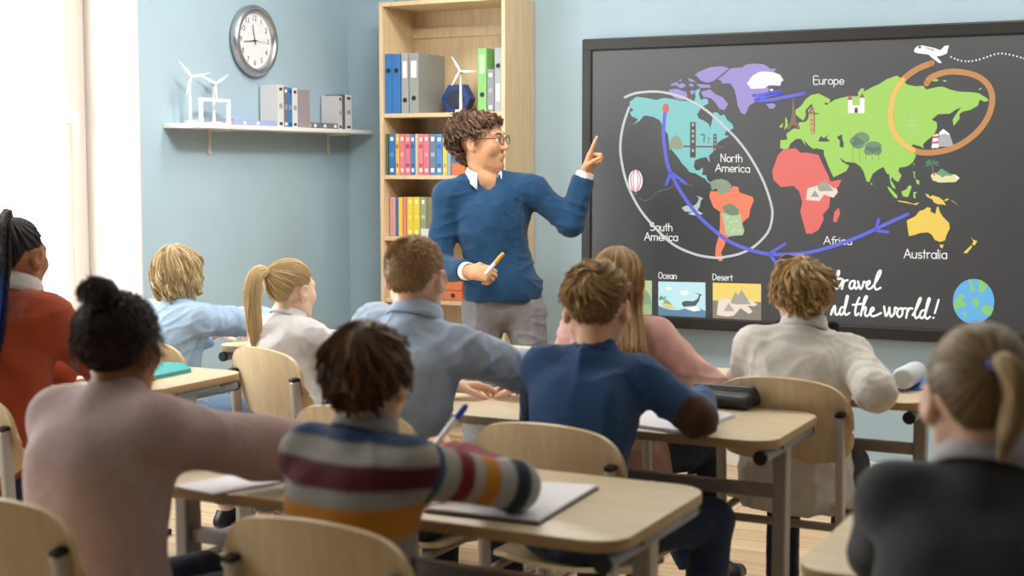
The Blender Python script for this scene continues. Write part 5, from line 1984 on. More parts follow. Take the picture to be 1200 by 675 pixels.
def locks(g, G, per, spread, rad, seed, sides=3, taper=0.3, amp=0.0, turns=1.0, ramp=0.8):
    """guide strands G (head axes) thickened to locks of strands that share one wave"""
    r = np.random.default_rng(seed)
    if amp:
        G = curl(G, amp, turns, seed, ramp)
    N, m, _ = G.shape
    T = nunit(np.gradient(G, axis=1))
    B = nunit(np.cross(T, nunit(G - HC)))
    C = np.cross(B, T)
    t = np.linspace(0, 1, m)
    a = r.uniform(0, 2 * PI, (N, per))
    k = np.sqrt(r.uniform(0, 1, (N, per))) * spread
    w = (1.0 - 0.6 * t ** 2)
    P = G[:, None] + (B[:, None] * (np.cos(a) * k)[..., None, None] + C[:, None] * (np.sin(a) * k * 0.7)[..., None, None]) * w[None, None, :, None]
    P = P + r.normal(size=(N, per, 1, 3)) * 0.0015 * t[None, None, :, None]
    tone = np.repeat(r.uniform(0.1, 0.9, N), per)
    return strands(g, P.reshape(N * per, m, 3), rad, sides, taper, seed, tone=tone)


def tail(g, start, pts, n, spread, rad, seed, wave=0.0, tipspread=None, tone=None):
    """bundle of strands through control points (head axes), returns part"""
    r = np.random.default_rng(seed)
    C = np.array([start] + list(pts), float)
    t0 = np.linspace(0, 1, len(C))
    tt = np.linspace(0, 1, 16)
    ctr = np.stack([np.interp(tt, t0, C[:, i]) for i in range(3)], 1)
    for _ in range(3):
        ctr[1:-1] = (ctr[:-2] + 2 * ctr[1:-1] + ctr[2:]) / 4
    ang = r.uniform(0, 2 * PI, n)
    rr = np.sqrt(r.uniform(0, 1, n))
    T = nunit(np.gradient(ctr, axis=0))
    B = nunit(np.cross(T, V3(1, 0.05, 0.02)))
    Cc = np.cross(B, T)
    prof = np.interp(tt, [0, 0.12, 0.4, 0.8, 1], [0.45, 0.8, 1.0, 0.8, 0.35 if tipspread is None else tipspread])
    P = ctr[None] + ((B[None] * np.cos(ang)[:, None, None] + Cc[None] * np.sin(ang)[:, None, None]) * (rr[:, None] * spread * prof[None])[..., None])
    ph = r.uniform(0, 6.28, (n, 1))
    P = P + B[None] * (wave * np.sin(tt[None] * 9 + ph) * tt[None])[..., None]
    P[:, :, 2] -= (r.uniform(-0.03, 0.03, n)[:, None] * tt[None] ** 3)
    return strands(g, P, rad, seed=seed, tone=tone)


def pulled(g, tie, kw, n, rad, seed, lift=1.04, bow=0.012, jit=0.002):
    """hair combed over the scalp to the point tie (head axes)"""
    R0 = roots_on(n, seed, **kw)
    tq = (np.array(tie) - HC) / HR
    tq = tq / np.linalg.norm(tq)
    m = 14
    ang = np.arccos(np.clip(R0 @ tq, -1, 1))
    P = []
    for i in range(m + 1):
        t = i / m
        s0 = np.sin((1 - t) * ang) / np.maximum(np.sin(ang), 1e-4)
        s1 = np.sin(t * ang) / np.maximum(np.sin(ang), 1e-4)
        q = R0 * s0[:, None] + tq[None] * s1[:, None]
        q = nunit(q)
        li = lift + 0.03 * math.sin(PI * t) + 0.10 * t ** 6
        P.append(HC + HR * q * li)
    P = np.stack(P, 1)
    P = jitter(P, jit, seed, 1.0) if jit else P
    return strands(g, P, rad, seed=seed, taper=0.6)


def eyes(root, g, brown='#3b2a1e'):
    for q in (-1, 1):
        c = g.hc + g.Rh @ (V3(q * 0.030, 0.0765, 0.003) * g.hs)
        mb = MB()
        mb.ball(tuple(c), 0.0122 * g.hs, n=16)
        e = mb.build('eye', mat('eye white', '#e8e4de', rough=0.2), root, smooth=60, keep_world=True)
        c2 = c + g.Rh @ (V3(q * 0.0005, 0.0095, 0) * g.hs)
        MB().ball(tuple(c2), 0.0048 * g.hs, n=12).build('iris', mat('iris %s' % brown, brown, rough=0.15), e, smooth=60, keep_world=False)


def shoe(root, g, q, m, ms, s=0.98):
    F = Field()
    foot_prims(F, g.an[q], g.toe[q], g.S * s, 0.006)
    f = unit(V3(g.toe[q][0], g.toe[q][1], 0))
    F.plane(g.an[q] + V3(0, 0, 0.03) * g.S, (0, 0, 1))
    F.plane(g.an[q] + V3(0, 0, -0.088) * g.S, (0, 0, -1))
    v, fc = F.mesh(0.006)
    sole = (v[:, 2] < g.an[q][2] - 0.070 * g.S).astype(int)
    fm = (sole[fc].sum(1) > 2).astype(np.int32)
    me = np_mesh('shoe', v, fc, [m, ms], fmat=fm)
    o = link_mesh('shoe', me, root, True)
    lc = MB()
    for k in range(4):
        c = g.an[q] + f * (0.055 + 0.020 * k) * g.S + V3(0, 0, 0.0185 - 0.0115 * k) * g.S
        r_ = np.cross(f, V3(0, 0, 1)) * 0.022 * g.S
        lc.tube([tuple(c - r_ - V3(0, 0, 0.008)), tuple(c + V3(0, 0, 0.002)), tuple(c + r_ - V3(0, 0, 0.008))], 0.0028, 6)
    lc.build('laces', mat('grey laces', '#b9b6b0', rough=0.7), o, keep_world=False)
    return o
# ------------------------------------------------------------------ one seated child
def child(base, label, top, pelvis, yaw=0, hyaw=0, hpitch=0, hroll=0, S=0.80, hs=0.93, shw=0.155, skin='#c98f70', wr=None, elhint=None, hands=None,
          knees=None, ankles=None, sh=None, seat=0.448, fold=0.0, el=None):
    """wr / el: world targets by side (-1 left, 1 right)"""
    root = empty('person', (pelvis[0], pelvis[1], 0), 0, label, 'person')
    Rt = frame_yaw(yaw)
    Rh = frame_yaw(yaw + hyaw) @ rot((1, 0, 0), hpitch) @ rot((0, 1, 0), hroll)
    head_c = np.array(top, float) - Rh @ V3(0, -0.010, 0.114) * hs
    pel = V3(pelvis[0], pelvis[1], seat + 0.088)
    neck = head_c + Rh @ (V3(0, -0.030, -0.075) * hs) - V3(0, 0, 0.052) * S
    neck = neck * 1.0
    mid = pel * 0.36 + neck * 0.64 - Rt[:, 1] * 0.030
    mid[2] = pel[2] + (neck[2] - pel[2]) * 0.64
    g = Figure(S, pel, mid, neck, head_c, Rt, Rh, hs, shw, sh)
    f, r = Rt[:, 1], Rt[:, 0]
    for q in (-1, 1):
        kd = (knees or {}).get(q, g.hip[q] + f * 0.37 * S / 0.8 + r * q * 0.03 - V3(0, 0, 0.032))
        g.kn[q] = np.array(kd, float)
        ad = (ankles or {}).get(q, V3(g.kn[q][0], g.kn[q][1], 0.085 * S + 0.004) - f * 0.02)
        g.an[q] = np.array(ad, float)
        g.toe[q] = unit(V3(*(g.kn[q] - g.hip[q])) * V3(1, 1, 0))
        w = np.array((wr or {}).get(q, pel + f * 0.33 + r * q * 0.10 + V3(0, 0, DZ + 0.028 - pel[2])), float)
        hint = np.array((elhint or {}).get(q, r * q * 0.9 - f * 0.2 - V3(0, 0, 0.7)), float)
        if el and q in el:
            g.el[q] = np.array(el[q], float)
            g.wr[q] = w
        else:
            g.el[q], g.wr[q] = ik(g.sh[q], w, 0.290 * S, 0.250 * S, hint)
        fd = g.wr[q] - g.el[q]
        hd = (hands or {}).get(q)
        if hd is None:
            fd2 = V3(fd[0], fd[1], fd[2] * 0.3)
            hd = (fd2, V3(0, 0, -1.0) + r * -q * 0.2, (0.22, 0.25, 0.28, 0.3), 0.3, 0.3)
        g.hand[q] = hd
    return root, g


def top_cloth(root, g, m, infl=0.013, h=0.0075, seed=1, fold=0.0035, ff=36, wrist=0.94, hem=-0.11, neck_r=0.058, name='jumper', k=0.05, loose=0.0, attr=None, breadth=1.0, skirt=None, smooth=1, neck_drop=0.004):
    F = Field()
    S = g.S
    g.torso(F, infl, k, breadth=breadth)
    for q in (-1, 1):
        g.arm(F, q, infl, 0.035, wrist, loose=loose)
    if skirt:
        skirt(F)
    up = g.up
    F.cone(g.nk - up * 0.03 * S - g.Rt[:, 1] * 0.010, g.nk + up * 0.030 * S + g.Rt[:, 1] * 0.004, 0.056 * S + infl * 0.6, 0.051 * S + infl * 0.5, 0.03 * S)
    F.plane(g.pel + V3(0, 0, hem), (0, 0, -1))
    F.cone(g.nk + up * 0.098 * S + g.Rt[:, 1] * 0.012, g.nk + up * 0.20 * S, neck_r * S, neck_r * 1.5 * S, 0.012 * S, 'sub')
    F.cone(g.nk + up * (0.098 - neck_drop) * S, g.nk + up * 0.102 * S, neck_r * 0.92 * S, neck_r * S, 0.008 * S, 'sub')
    return cloth(F, h, name, m, root, seed, fold, ff, attr=attr, smooth=smooth)


def bottoms(root, g, m, infl=0.010, h=0.008, seed=2, name='trousers', cut=0.92, fold=0.003, flare=0.006):
    F = Field()
    sp = unit(g.che - g.pel)
    Rl = np.stack([g.Rt[:, 0], unit(np.cross(sp, g.Rt[:, 0])), sp], 1)
    F.ell(g.pel - V3(0, 0, 0.01), V3(0.148, 0.108, 0.105) * g.S + infl, Rl, 0.03)
    g.legs(F, infl, 0.05, cut, flare)
    F.plane(g.pel + sp * 0.07 * g.S, sp)
    return cloth(F, h, name, m, root, seed, fold, 30)


def rib(root, g, m, r=0.056, name='neckband', th=0.008, drop=0.0):
    """knitted neckband"""
    Rn = np.stack([g.Rt[:, 0], unit(np.cross(g.up, g.Rt[:, 0])), g.up], 1) @ rot((1, 0, 0), -14)
    c = g.nk + g.up * (0.010 - drop) * g.S + g.Rt[:, 1] * 0.010 * g.S
    n, mm = 48, 10
    V, F_ = [], []
    for i in range(n):
        a = 2 * PI * i / n
        for j in range(mm):
            b = 2 * PI * j / mm
            rr = r * g.S * 1.06 + th * math.cos(b)
            V.append(c + Rn @ V3(rr * math.cos(a), rr * 1.0 * math.sin(a), th * 1.4 * math.sin(b) - 0.012 * g.S * max(0, math.sin(a)) ** 2))
    for i in range(n):
        for j in range(mm):
            F_.append((i * mm + j, ((i + 1) % n) * mm + j, ((i + 1) % n) * mm + (j + 1) % mm, i * mm + (j + 1) % mm))
    return link_mesh(name, np_mesh(name, np.array(V), np.array(F_), m), root, True)


def fabric(name, c, bump=0.25, bscale=260, vary=0.06, rough=0.85, **kw):
    return mat('fabric ' + name, c, rough=rough, bump=bump, bscale=bscale, vary=vary, vscale=30, spec=0.2, sheen=0.15, **kw)


M_jean = fabric('dark denim', '#2b3754', vary=0.12)
M_navytr = fabric('navy trousers', '#262b40')
M_shoeb = mat('black shoe leather', '#1b1a1b', rough=0.4)
M_sole = mat('pale sole', '#c7bfb2', rough=0.6)
BH = 0.0052

# ------------------------------------------------------------------ boy in the striped jumper (near desk)
root, g = child('striped', 'person with short brown hair in a striped maroon, grey and orange jumper holding a pen', at(430, 381, 1, 2.2), (-1.39, 2.13), yaw=4, hyaw=-16, hpitch=-6,
                S=0.78, hs=0.92, shw=0.116, skin=None,
                el={1: at(603, 570, 2, DZ + 0.058)}, wr={1: at(526, 534, 1, 2.60), -1: V3(-1.44, 2.37, DZ + 0.032)},
                hands={1: (V3(-0.35, 0.25, 0.15), V3(-0.3, 0.5, -0.6), (0.55, 0.6, 0.65, 0.7), 0.1, 0.9)})
M_body = skin_mat('#e3b697')
g.body(root, M_body, BH)
eyes(root, g)
STR = [lin(c) for c in ('#8e8a86', '#5a1c26', '#8e8a86', '#b0742a', '#8e8a86', '#2a2f42')]


def soft_bands(z, bands, w=0.004):
    xs, cs = [], []
    for a, b, c in bands:
        xs += [a + w, b - w]
        cs += [lin(c)] * 2
    cs = np.array(cs)
    return np.stack([np.interp(z, xs, cs[:, k]) for k in range(3)], 1)


def stripes(v, g=g):
    out = np.zeros((len(v), 3))
    # body bands by height, sleeve bands by distance along the arm
    z = v[:, 2]
    zt = g.nk[2]
    bands = [(-9, zt - 0.192, '#25262c'), (zt - 0.192, zt - 0.147, '#8f8b88'), (zt - 0.147, zt - 0.091, '#b8792c'), (zt - 0.091, zt - 0.063, '#9a9894'), (zt - 0.063, zt - 0.021, '#56202b'), (zt - 0.021, zt + 0.012, '#a09d98'),
             (zt + 0.012, 9, '#2f4769')]
    out = soft_bands(z, bands)
    q = 1
    for q in (-1, 1):
        a, e, w = g.sh[q], g.el[q], g.wr[q]
        L1 = np.linalg.norm(e - a)
        u1, u2 = (e - a) / L1, unit(w - e)
        t1 = (v - a) @ u1
        d1 = np.linalg.norm(v - a - np.clip(t1, 0, L1)[:, None] * u1, axis=1)
        t2 = (v - e) @ u2
        L2 = np.linalg.norm(w - e)
        d2 = np.linalg.norm(v - e - np.clip(t2, 0, L2)[:, None] * u2, axis=1)
        on = ((d1 < 0.062) & (t1 > 0.022)) | ((d2 < 0.062) & (t2 > -0.02))
        s = np.where(d1 <= d2, t1, L1 + t2)
        sb = [(-9, 0.040, '#2f4769'), (0.040, 0.078, '#a6a4a0'), (0.078, 0.112, '#7a2430'), (0.112, 0.137, '#aaa8a4'), (0.137, 0.175, '#bf7f2c'), (0.175, 0.212, '#a3a5a8'), (0.212, 0.245, '#2c333c'), (0.245, 0.31, '#a3a5a8'), (0.31, 9, '#7a2430')]
        sc_ = soft_bands(s, sb)
        out[on] = sc_[on]
    return out


M_stripe = mat('fabric striped knit', '#888888', rough=0.9, bump=0.3, bscale=240, attr='pattern', spec=0.15, sheen=0.15)
top_cloth(root, g, M_stripe, 0.016, 0.006, 3, 0.003, 32, attr=stripes, name='jumper', hem=-0.09, breadth=1.0, smooth=2)
rib(root, g, fabric('navy rib', '#2a3c58'), 0.066, drop=0.02)
collar(root, g, fabric('grey collar', '#8f8b88'), 0.062, 0.056, 0.008, 24, drop=-0.010, name='inner_collar')
bottoms(root, g, M_navytr, seed=8)
for q in (-1, 1):
    shoe(root, g, q, M_shoeb, M_sole)
kw = dict(front=34, side=-20, back=-56)
c = cap(g, 0.006, **kw)
R0 = roots_on(760, 21, **kw)
el_ = np.clip(R0[:, 2], -0.4, 1)
P = grow(R0, (0.0050 + 0.0022 * el_)[:, None], 10, crown_flow((0.15, -0.5, 0.86), 0.22, 0.16, 0.3), 1.06)
P = jitter(P, 0.006, 4, 1.3)
hair_object('hair', [(c[0], c[1], np.full(len(c[0]), 0.1)), locks(g, P, 9, 0.0055, 0.0013, 6, amp=0.005, turns=0.5)], ('#2c1c12', '#8d6746'), root, 'a')
STRIPED = g
# pen in his hand
pA, pB = at(507, 526, 1, 2.60), at(541, 482, 1, 2.66)
pd = unit(pB - pA)
pen = empty('marker_pen', tuple(pA), 0, 'white marker pen with blue cap held up by the striped jumper boy', 'pen')
MB().cyl((0, 0, 0), tuple(pd * 0.082), 0.0068, n=18, bev=0.001).build('barrel', mat('white pen plastic', '#e6e8ee', rough=0.35), pen, smooth=40)
mb = MB()
mb.tube([tuple(pd * t) for t in (0.082, 0.083, 0.105, 0.118, 0.121)], [0.0068, 0.0074, 0.0072, 0.006, 0.004], 16)
mb.build('cap', mat('blue pen cap', '#2b44b5', rough=0.35), pen, smooth=40)

# ------------------------------------------------------------------ girl in the mauve jumper (near desk, window end)
root, g = child('mauve', 'person with dark hair in a bun wearing a mauve grey jumper, arm stretched out', at(137, 349, 1, 2.15), (-1.95, 2.06), yaw=4, hyaw=-14, hpitch=-2,
                S=0.84, hs=0.90, shw=0.135,
                el={1: V3(-1.775, 2.33, DZ + 0.085)}, wr={1: V3(-1.64, 2.47, DZ + 0.055), -1: V3(-2.06, 2.42, DZ + 0.03)})
g.body(root, skin_mat('#9c6848'), BH)
eyes(root, g)
M_mauve = fabric('mauve fleece', '#b29a97', bump=0.3, bscale=140)
top_cloth(root, g, M_mauve, 0.024, 0.0075, 5, 0.004, 26, name='jumper', k=0.07, loose=0.01, hem=-0.14, breadth=1.05, smooth=2)
rib(root, g, fabric('mauve rib', '#a18986'), 0.066, drop=0.012)
bottoms(root, g, M_jean, seed=9)
for q in (-1, 1):
    shoe(root, g, q, M_shoeb, M_sole)
kw = dict(front=34, side=-14, back=-54)
tie = (0, -0.075, 0.125)
c = cap(g, 0.006, rough=0.0015, seed=4, **kw)
P = grow(roots_on(2400, 3, **kw), 0.007, 6, crown_flow((0, -0.6, 0.8), -0.25, 0.12), 1.04)
P = curl(P, 0.0055, 1.6, 5)
bun_c = V3(0, -0.085, 0.128)
d = fib(420)
B0 = bun_c + d * V3(0.030, 0.028, 0.026)
Pb = np.stack([B0 + d * 0.006 * t + np.cross(d, V3(0.2, 0.3, 1)) * 0.018 * t for t in np.linspace(0, 1, 7)], 1)
Pb = curl(Pb, 0.012, 1.5, 8)
w_ = roots_on(700, 9, **kw)
w_ = w_[(w_[:, 2] < -0.25) | (np.abs(w_[:, 0]) > 0.8)][:80]
Pw = curl(grow(w_, 0.011, 8, crown_flow((0, -0.3, 0.9), 0.6, 0.5), 1.03), 0.009, 1.8, 10)
bs = MB()
bs.ball((0, 0, 0), 1, n=24)
bv = np.array([v.co for v in bs.bm.verts])
bs.bm.free()
hair_object('hair', [(c[0], c[1], np.full(len(c[0]), 0.1)), pulled(g, tie, kw, 1800, 0.0018, 2, 1.055, jit=0.003), strands(g, P, 0.0013, seed=1), strands(g, Pb, 0.0022, seed=2), strands(g, Pw, 0.0010, seed=6)],
            ('#1a110e', '#4a352a'), root, 'b')
F = Field()
F.ell(g.hc + g.Rh @ (bun_c * g.hs), V3(0.029, 0.028, 0.027) * g.hs, g.Rh)
F.ell(g.hc + g.Rh @ ((bun_c + V3(0.02, 0.0, 0.012)) * g.hs), V3(0.022, 0.022, 0.020) * g.hs, g.Rh, 0.01)
cloth(F, 0.004, 'bun', mat('dark hair bun', '#1b1210', rough=0.6, bump=0.5, bscale=220, vary=0.3, vscale=120), root, 3, 0.004, 120)

# ------------------------------------------------------------------ girl at the near right with a short low ponytail
root, g = child('blond', 'person with tightly combed blond hair and short low ponytail in a dark grey jumper', at(1150, 384, 1, 2.1), (-0.315, 2.02), yaw=-2, hyaw=-16, hpitch=-6, S=0.80, hs=0.93, shw=0.122,
                wr={1: V3(-0.18, 2.42, DZ + 0.03), -1: V3(-0.42, 2.42, DZ + 0.03)})
g.body(root, skin_mat('#e6bba2'), BH)
eyes(root, g)
top_cloth(root, g, fabric('charcoal knit', '#3d3f44', vary=0.12), 0.014, 0.0065, 6, 0.003, 32, name='jumper', smooth=2)
collar(root, g, fabric('pale collar', '#b4b0b8'), 0.066, 0.062, 0.010, 26, drop=-0.012)
bottoms(root, g, M_navytr, seed=4)
for q in (-1, 1):
    shoe(root, g, q, M_shoeb, M_sole)
kw = dict(front=30, side=-16, back=-58)
tie = (0.004, -0.108, 0.055)
c = cap(g, 0.003, **kw)
hair_object('hair', [(c[0], c[1], np.full(len(c[0]), 0.25)), pulled(g, tie, kw, 3800, 0.0013, 4, 1.035, jit=0.001),
                     tail(g, (0.004, -0.108, 0.060), [(0.016, -0.140, 0.066), (0.028, -0.146, 0.035), (0.026, -0.136, -0.01), (0.010, -0.122, -0.050)], 420, 0.019, 0.0013, 5, 0.002, tone=0.75)],
            ('#4e3c2c', '#b59a72'), root, 'c')
tc_ = g.hc + g.Rh @ (V3(0.006, -0.118, 0.060) * g.hs)
F = Field()
F.ell(tc_, V3(0.017, 0.012, 0.015) * g.hs, g.Rh)
cloth(F, 0.003, 'hair_tie', mat('blue hair tie', '#27357e', rough=0.6), root, 2, 0.0015, 200)

# ------------------------------------------------------------------ girl with long braids by the window
root, g = child('braids', 'person with long dark braids, blue at the ends, in a rust orange jumper', at(17, 257, 1, 2.9), (-3.07, 2.86), yaw=0, hyaw=-8, hpitch=-2, S=0.92, hs=0.93, shw=0.140,
                wr={1: V3(-2.95, 3.28, DZ + 0.03), -1: V3(-3.2, 3.28, DZ + 0.03)}, seat=0.46)
g.body(root, skin_mat('#b27a55'), BH)
eyes(root, g)
top_cloth(root, g, fabric('rust knit', '#a4492c', bump=0.3, bscale=150), 0.022, 0.0075, 7, 0.004, 26, name='jumper', k=0.06, loose=0.008, hem=-0.16, smooth=2)
collar(root, g, fabric('white collar', '#d8d3d0'), 0.066, 0.052, 0.010, 26, drop=-0.014)
bottoms(root, g, M_jean, seed=3)
for q in (-1, 1):
    shoe(root, g, q, M_shoeb, M_sole)
kw = dict(front=34, side=-12, back=-54)
c = cap(g, 0.001, **kw)
rr_ = roots_on(150, 2, **kw)
tie = V3(0.03, -0.065, 0.112)
tq = nunit((tie - HC) / HR)
ang = np.arccos(np.clip(rr_ @ tq, -1, 1))
P = []
for i in range(15):
    t = i / 14
    q_ = nunit(rr_ * (np.sin((1 - t) * ang) / np.maximum(np.sin(ang), 1e-4))[:, None] + tq[None] * (np.sin(t * ang) / np.maximum(np.sin(ang), 1e-4))[:, None])
    P.append(HC + HR * q_ * (1.035 + 0.08 * t ** 5))
P = np.stack(P, 1)
parts = [(c[0], c[1], np.full(len(c[0]), 0.2)), strands(g, P, 0.0036, sides=6, taper=0.8, seed=2)]
hair_object('hair', parts, ('#1f1a1c', '#3a3236'), root, 'd')


def braid(start, pts, rad, seed):
    """one plaited rope: three strands twisting, head axes -> world"""
    C = np.array([start] + list(pts), float)
    tt = np.linspace(0, 1, 90)
    t0 = np.linspace(0, 1, len(C))
    ctr = np.stack([np.interp(tt, t0, C[:, i]) for i in range(3)], 1)
    for _ in range(8):
        ctr[1:-1] = (ctr[:-2] + 2 * ctr[1:-1] + ctr[2:]) / 4
    L = np.linalg.norm(np.diff(ctr, axis=0), axis=1).sum()
    T_ = nunit(np.gradient(ctr, axis=0))
    B = nunit(np.cross(T_, V3(0.3, 1, 0.1)))
    Cc = np.cross(B, T_)
    P = []
    for k in range(3):
        ph = 2 * PI * k / 3 + tt * L / 0.022 * PI / 1.6
        P.append(ctr + B * (rad * 0.62 * np.cos(ph))[:, None] + Cc * (rad * 0.62 * np.sin(ph))[:, None])
    return np.stack(P, 0)


pr_rng = np.random.default_rng(5)
vs_, fs_, ts_ = [], [], []
o = 0
for k in range(26):
    a = pr_rng.uniform(-1, 1)
    b = pr_rng.uniform(-1, 1)
    st = tie + V3(0.012 * a, -0.012 + 0.01 * b, 0.012 * b)
    pts = [tie + V3(0.012 * a + 0.005, -0.028 + 0.010 * b, 0.024 + 0.008 * b), tie + V3(0.03 * a + 0.012, -0.062 + 0.014 * b, -0.02), tie + V3(0.04 * a + 0.014, -0.080 + 0.02 * b, -0.13),
           tie + V3(0.045 * a + 0.012, -0.105 + 0.02 * b, -0.28), tie + V3(0.045 * a + 0.010, -0.125 + 0.022 * b, -0.42 + 0.04 * b)]
    v_, f_, t_ = strands(g, braid(st, pts, 0.0058, k), 0.0034, sides=6, taper=0.7, seed=k)
    vs_.append(v_)
    fs_.append(f_ + o)
    o += len(v_)
V_, F__ = np.concatenate(vs_), np.concatenate(fs_)
me = np_mesh('braids', V_, F__, hair_mat('d'))
hz = (V_ - g.hc)[:, 2]
mixb = np.clip((-hz - 0.02) / 0.07, 0, 1) * (0.55 + 0.45 * np.sin(np.arange(len(V_)) // 1620 * 2.4))
mixb = np.clip(mixb, 0, 1)[:, None]
col_attr(me, 'tone', np.array(lin('#282226'))[None] * (1 - mixb) + np.array(lin('#2456b8'))[None] * mixb)
link_mesh('braids', me, root, True)

# ------------------------------------------------------------------ boy in the pale blue shirt
root, g = child('blue', 'person with close cropped fair hair in a pale blue shirt, elbow on the desk', at(486, 278, 1, 3.15), (-1.93, 3.11), yaw=2, hyaw=-12, hpitch=-2, S=0.88, hs=0.95, shw=0.128,
                el={1: V3(-1.545, 3.42, DZ + 0.06)}, wr={1: V3(-1.76, 3.56, DZ + 0.04), -1: V3(-1.98, 3.50, DZ + 0.035)}, sh={1: V3(0.01, 0.03, -0.02), -1: V3(-0.01, 0.05, 0.02)})
g.body(root, skin_mat('#e8bea2'), BH)
eyes(root, g)
M_bshirt = fabric('pale blue cotton', '#b0c4dd', bump=0.12, bscale=300)
top_cloth(root, g, M_bshirt, 0.018, 0.0065, 8, 0.0055, 58, name='shirt', loose=0.006, hem=-0.12, smooth=2)
collar(root, g, M_bshirt, 0.064, 0.046, 0.012, 30, drop=-0.012)
bottoms(root, g, M_navytr, seed=5)
for q in (-1, 1):
    shoe(root, g, q, M_shoeb, M_sole)
hair_crop(root, g, ('#7e5f40', '#d6b082'), 31, top=0.013, sides_=0.007, mname='e', lift=0.9, n=5200, rad=0.0012, back=-46, crown=(0.1, -0.5, 0.86))

# ------------------------------------------------------------------ boy in the navy jumper
root, g = child('navy', 'person with short fair hair, shaved sides, in a navy jumper with brown elbow patches', at(699, 311, 1, 3.2), (-1.42, 3.125), yaw=0, hyaw=-16, hpitch=-4, S=0.82, hs=0.96, shw=0.126,
                el={1: at(818, 490, 2, DZ + 0.06)}, wr={1: V3(-1.27, 3.62, DZ + 0.035), -1: V3(-1.50, 3.48, DZ + 0.035)},
                knees={1: V3(-1.16, 3.40, 0.50)}, ankles={1: V3(-1.17, 3.32, 0.075)}, sh={1: V3(0.0, 0.03, -0.015)})
g.body(root, skin_mat('#e4b496'), BH)
eyes(root, g)


def patches(v, g=g):
    out = np.tile(np.array(lin('#31507c')), (len(v), 1))
    for q in (-1, 1):
        mid_ = g.el[q] + unit(g.el[q] - (g.sh[q] + g.wr[q]) / 2) * 0.025
        dd = np.linalg.norm((v - mid_), axis=1)
        out[dd < 0.062] = lin('#4a2f26')
    return out


top_cloth(root, g, mat('fabric navy knit', '#20304f', rough=0.9, bump=0.3, bscale=240, attr='pattern', spec=0.15, sheen=0.2), 0.016, 0.0065, 9, 0.0045, 48, name='jumper', hem=-0.12, attr=patches, smooth=2)
rib(root, g, fabric('navy neck rib', '#22365a'), 0.062, drop=0.01)
bottoms(root, g, M_jean, seed=6)
for q in (-1, 1):
    shoe(root, g, q, M_shoeb, M_sole)
hair_crop(root, g, ('#5f4329', '#b89060'), 41, top=0.016, sides_=0.008, mname='f', lift=0.7, n=4600, rad=0.0013, back=-46, crown=(0.0, -0.75, 0.6), wav=0.001)
R0 = roots_on(1300, 5, front=36, side=-8, back=-46)
R0 = R0[R0[:, 2] > 0.28]
P = grow(R0, 0.0058, 9, crown_flow((0.05, -0.70, 0.70), -0.02, 0.13, 0.8), 1.04)
P = jitter(P, 0.006, 4, 1.2)
hair_object('hair_top', [locks(g, P, 6, 0.0042, 0.0012, 6, amp=0.003, turns=0.5)], ('#7a5936', '#ecc88c'), root, 'f')

# ------------------------------------------------------------------ curly blond girl in light blue (front row)
root, g = child('curly', 'person with wavy blond bob in a light blue shirt dress, arm along the desk', at(207, 291, 1, 4.0), (-3.37, 3.93), yaw=6, hyaw=-8, hpitch=-2, S=0.84, hs=0.90, shw=0.128,
                el={1: V3(-3.20, 4.22, DZ + 0.09)}, wr={1: V3(-3.02, 4.34, DZ + 0.045), -1: V3(-3.44, 4.26, DZ + 0.03)})
g.body(root, skin_mat('#eccab2'), BH)
eyes(root, g)
M_dress = fabric('light blue chambray', '#9db7d2', bump=0.12, bscale=300)


def sk(F, g=g):
    F.cone(g.pel + V3(-0.02, -0.02, 0), g.pel + V3(0.02, 0.05, -0.18), 0.15, 0.19, 0.05)
    F.cone(g.pel + V3(0.02, 0.05, -0.10), g.pel + V3(0.08, 0.10, -0.30), 0.13, 0.15, 0.06)


top_cloth(root, g, M_dress, 0.018, 0.007, 10, 0.0055, 58, name='dress', loose=0.006, hem=-0.30, skirt=sk, smooth=2)
collar(root, g, M_dress, 0.064, 0.036, 0.01, 28, drop=-0.012)
bottoms(root, g, fabric('faded denim', '#7f9cbc'), seed=6)
for q in (-1, 1):
    shoe(root, g, q, M_shoeb, M_sole)
kw = dict(front=30, side=-14, back=-58)
c = cap(g, 0.010, **kw)
R0 = roots_on(2600, 5, **kw)
R0 = roots_on(460, 7, **kw)
P = grow(R0, 0.0165, 16, crown_flow((0, -0.3, 0.95), 0.55, 0.02, 0.1), 1.12)
P = jitter(P, 0.006, 3)
zb = P[:, :, 2]
P[:, :, 2] = np.where(zb < -0.135, -0.135 + (zb + 0.135) * 0.4, zb)
t_ = np.linspace(0, 1, P.shape[1])
P[:, :, :2] *= (1 + 0.30 * t_ ** 3)[None, :, None]
hair_object('hair', [(c[0], c[1], np.full(len(c[0]), 0.3)), locks(g, P, 13, 0.0095, 0.0014, 2, amp=0.014, turns=2.3, ramp=0.9)], ('#94734a', '#f2deb0'), root, 'g')

# ------------------------------------------------------------------ girl with the long blond ponytail (front row)
root, g = child('pony', 'person with long blonde ponytail, blue hair tie, in a white blouse', at(340, 306, 1, 4.0), (-2.855, 3.95), yaw=12, hyaw=-2, hpitch=-2, S=0.80, hs=0.90, shw=0.110,
                wr={1: V3(-2.66, 4.28, DZ + 0.03), -1: V3(-2.86, 4.30, DZ + 0.03)})
g.body(root, skin_mat('#edcab2'), BH)
eyes(root, g)
M_blouse = fabric('white cotton', '#d6d4d6', bump=0.1, bscale=300)
top_cloth(root, g, M_blouse, 0.016, 0.0065, 11, 0.005, 60, name='blouse', loose=0.008, hem=-0.08, smooth=2)
collar(root, g, M_blouse, 0.062, 0.046, 0.010, 24, drop=-0.014)


def plaid(v):
    a = (np.sin(v[:, 0] * 95) > 0.75) | (np.sin(v[:, 1] * 95 + v[:, 2] * 60) > 0.8)
    out = np.tile(np.array(lin('#2a2836')), (len(v), 1))
    out[a] = lin('#6d6a7c')
    return out


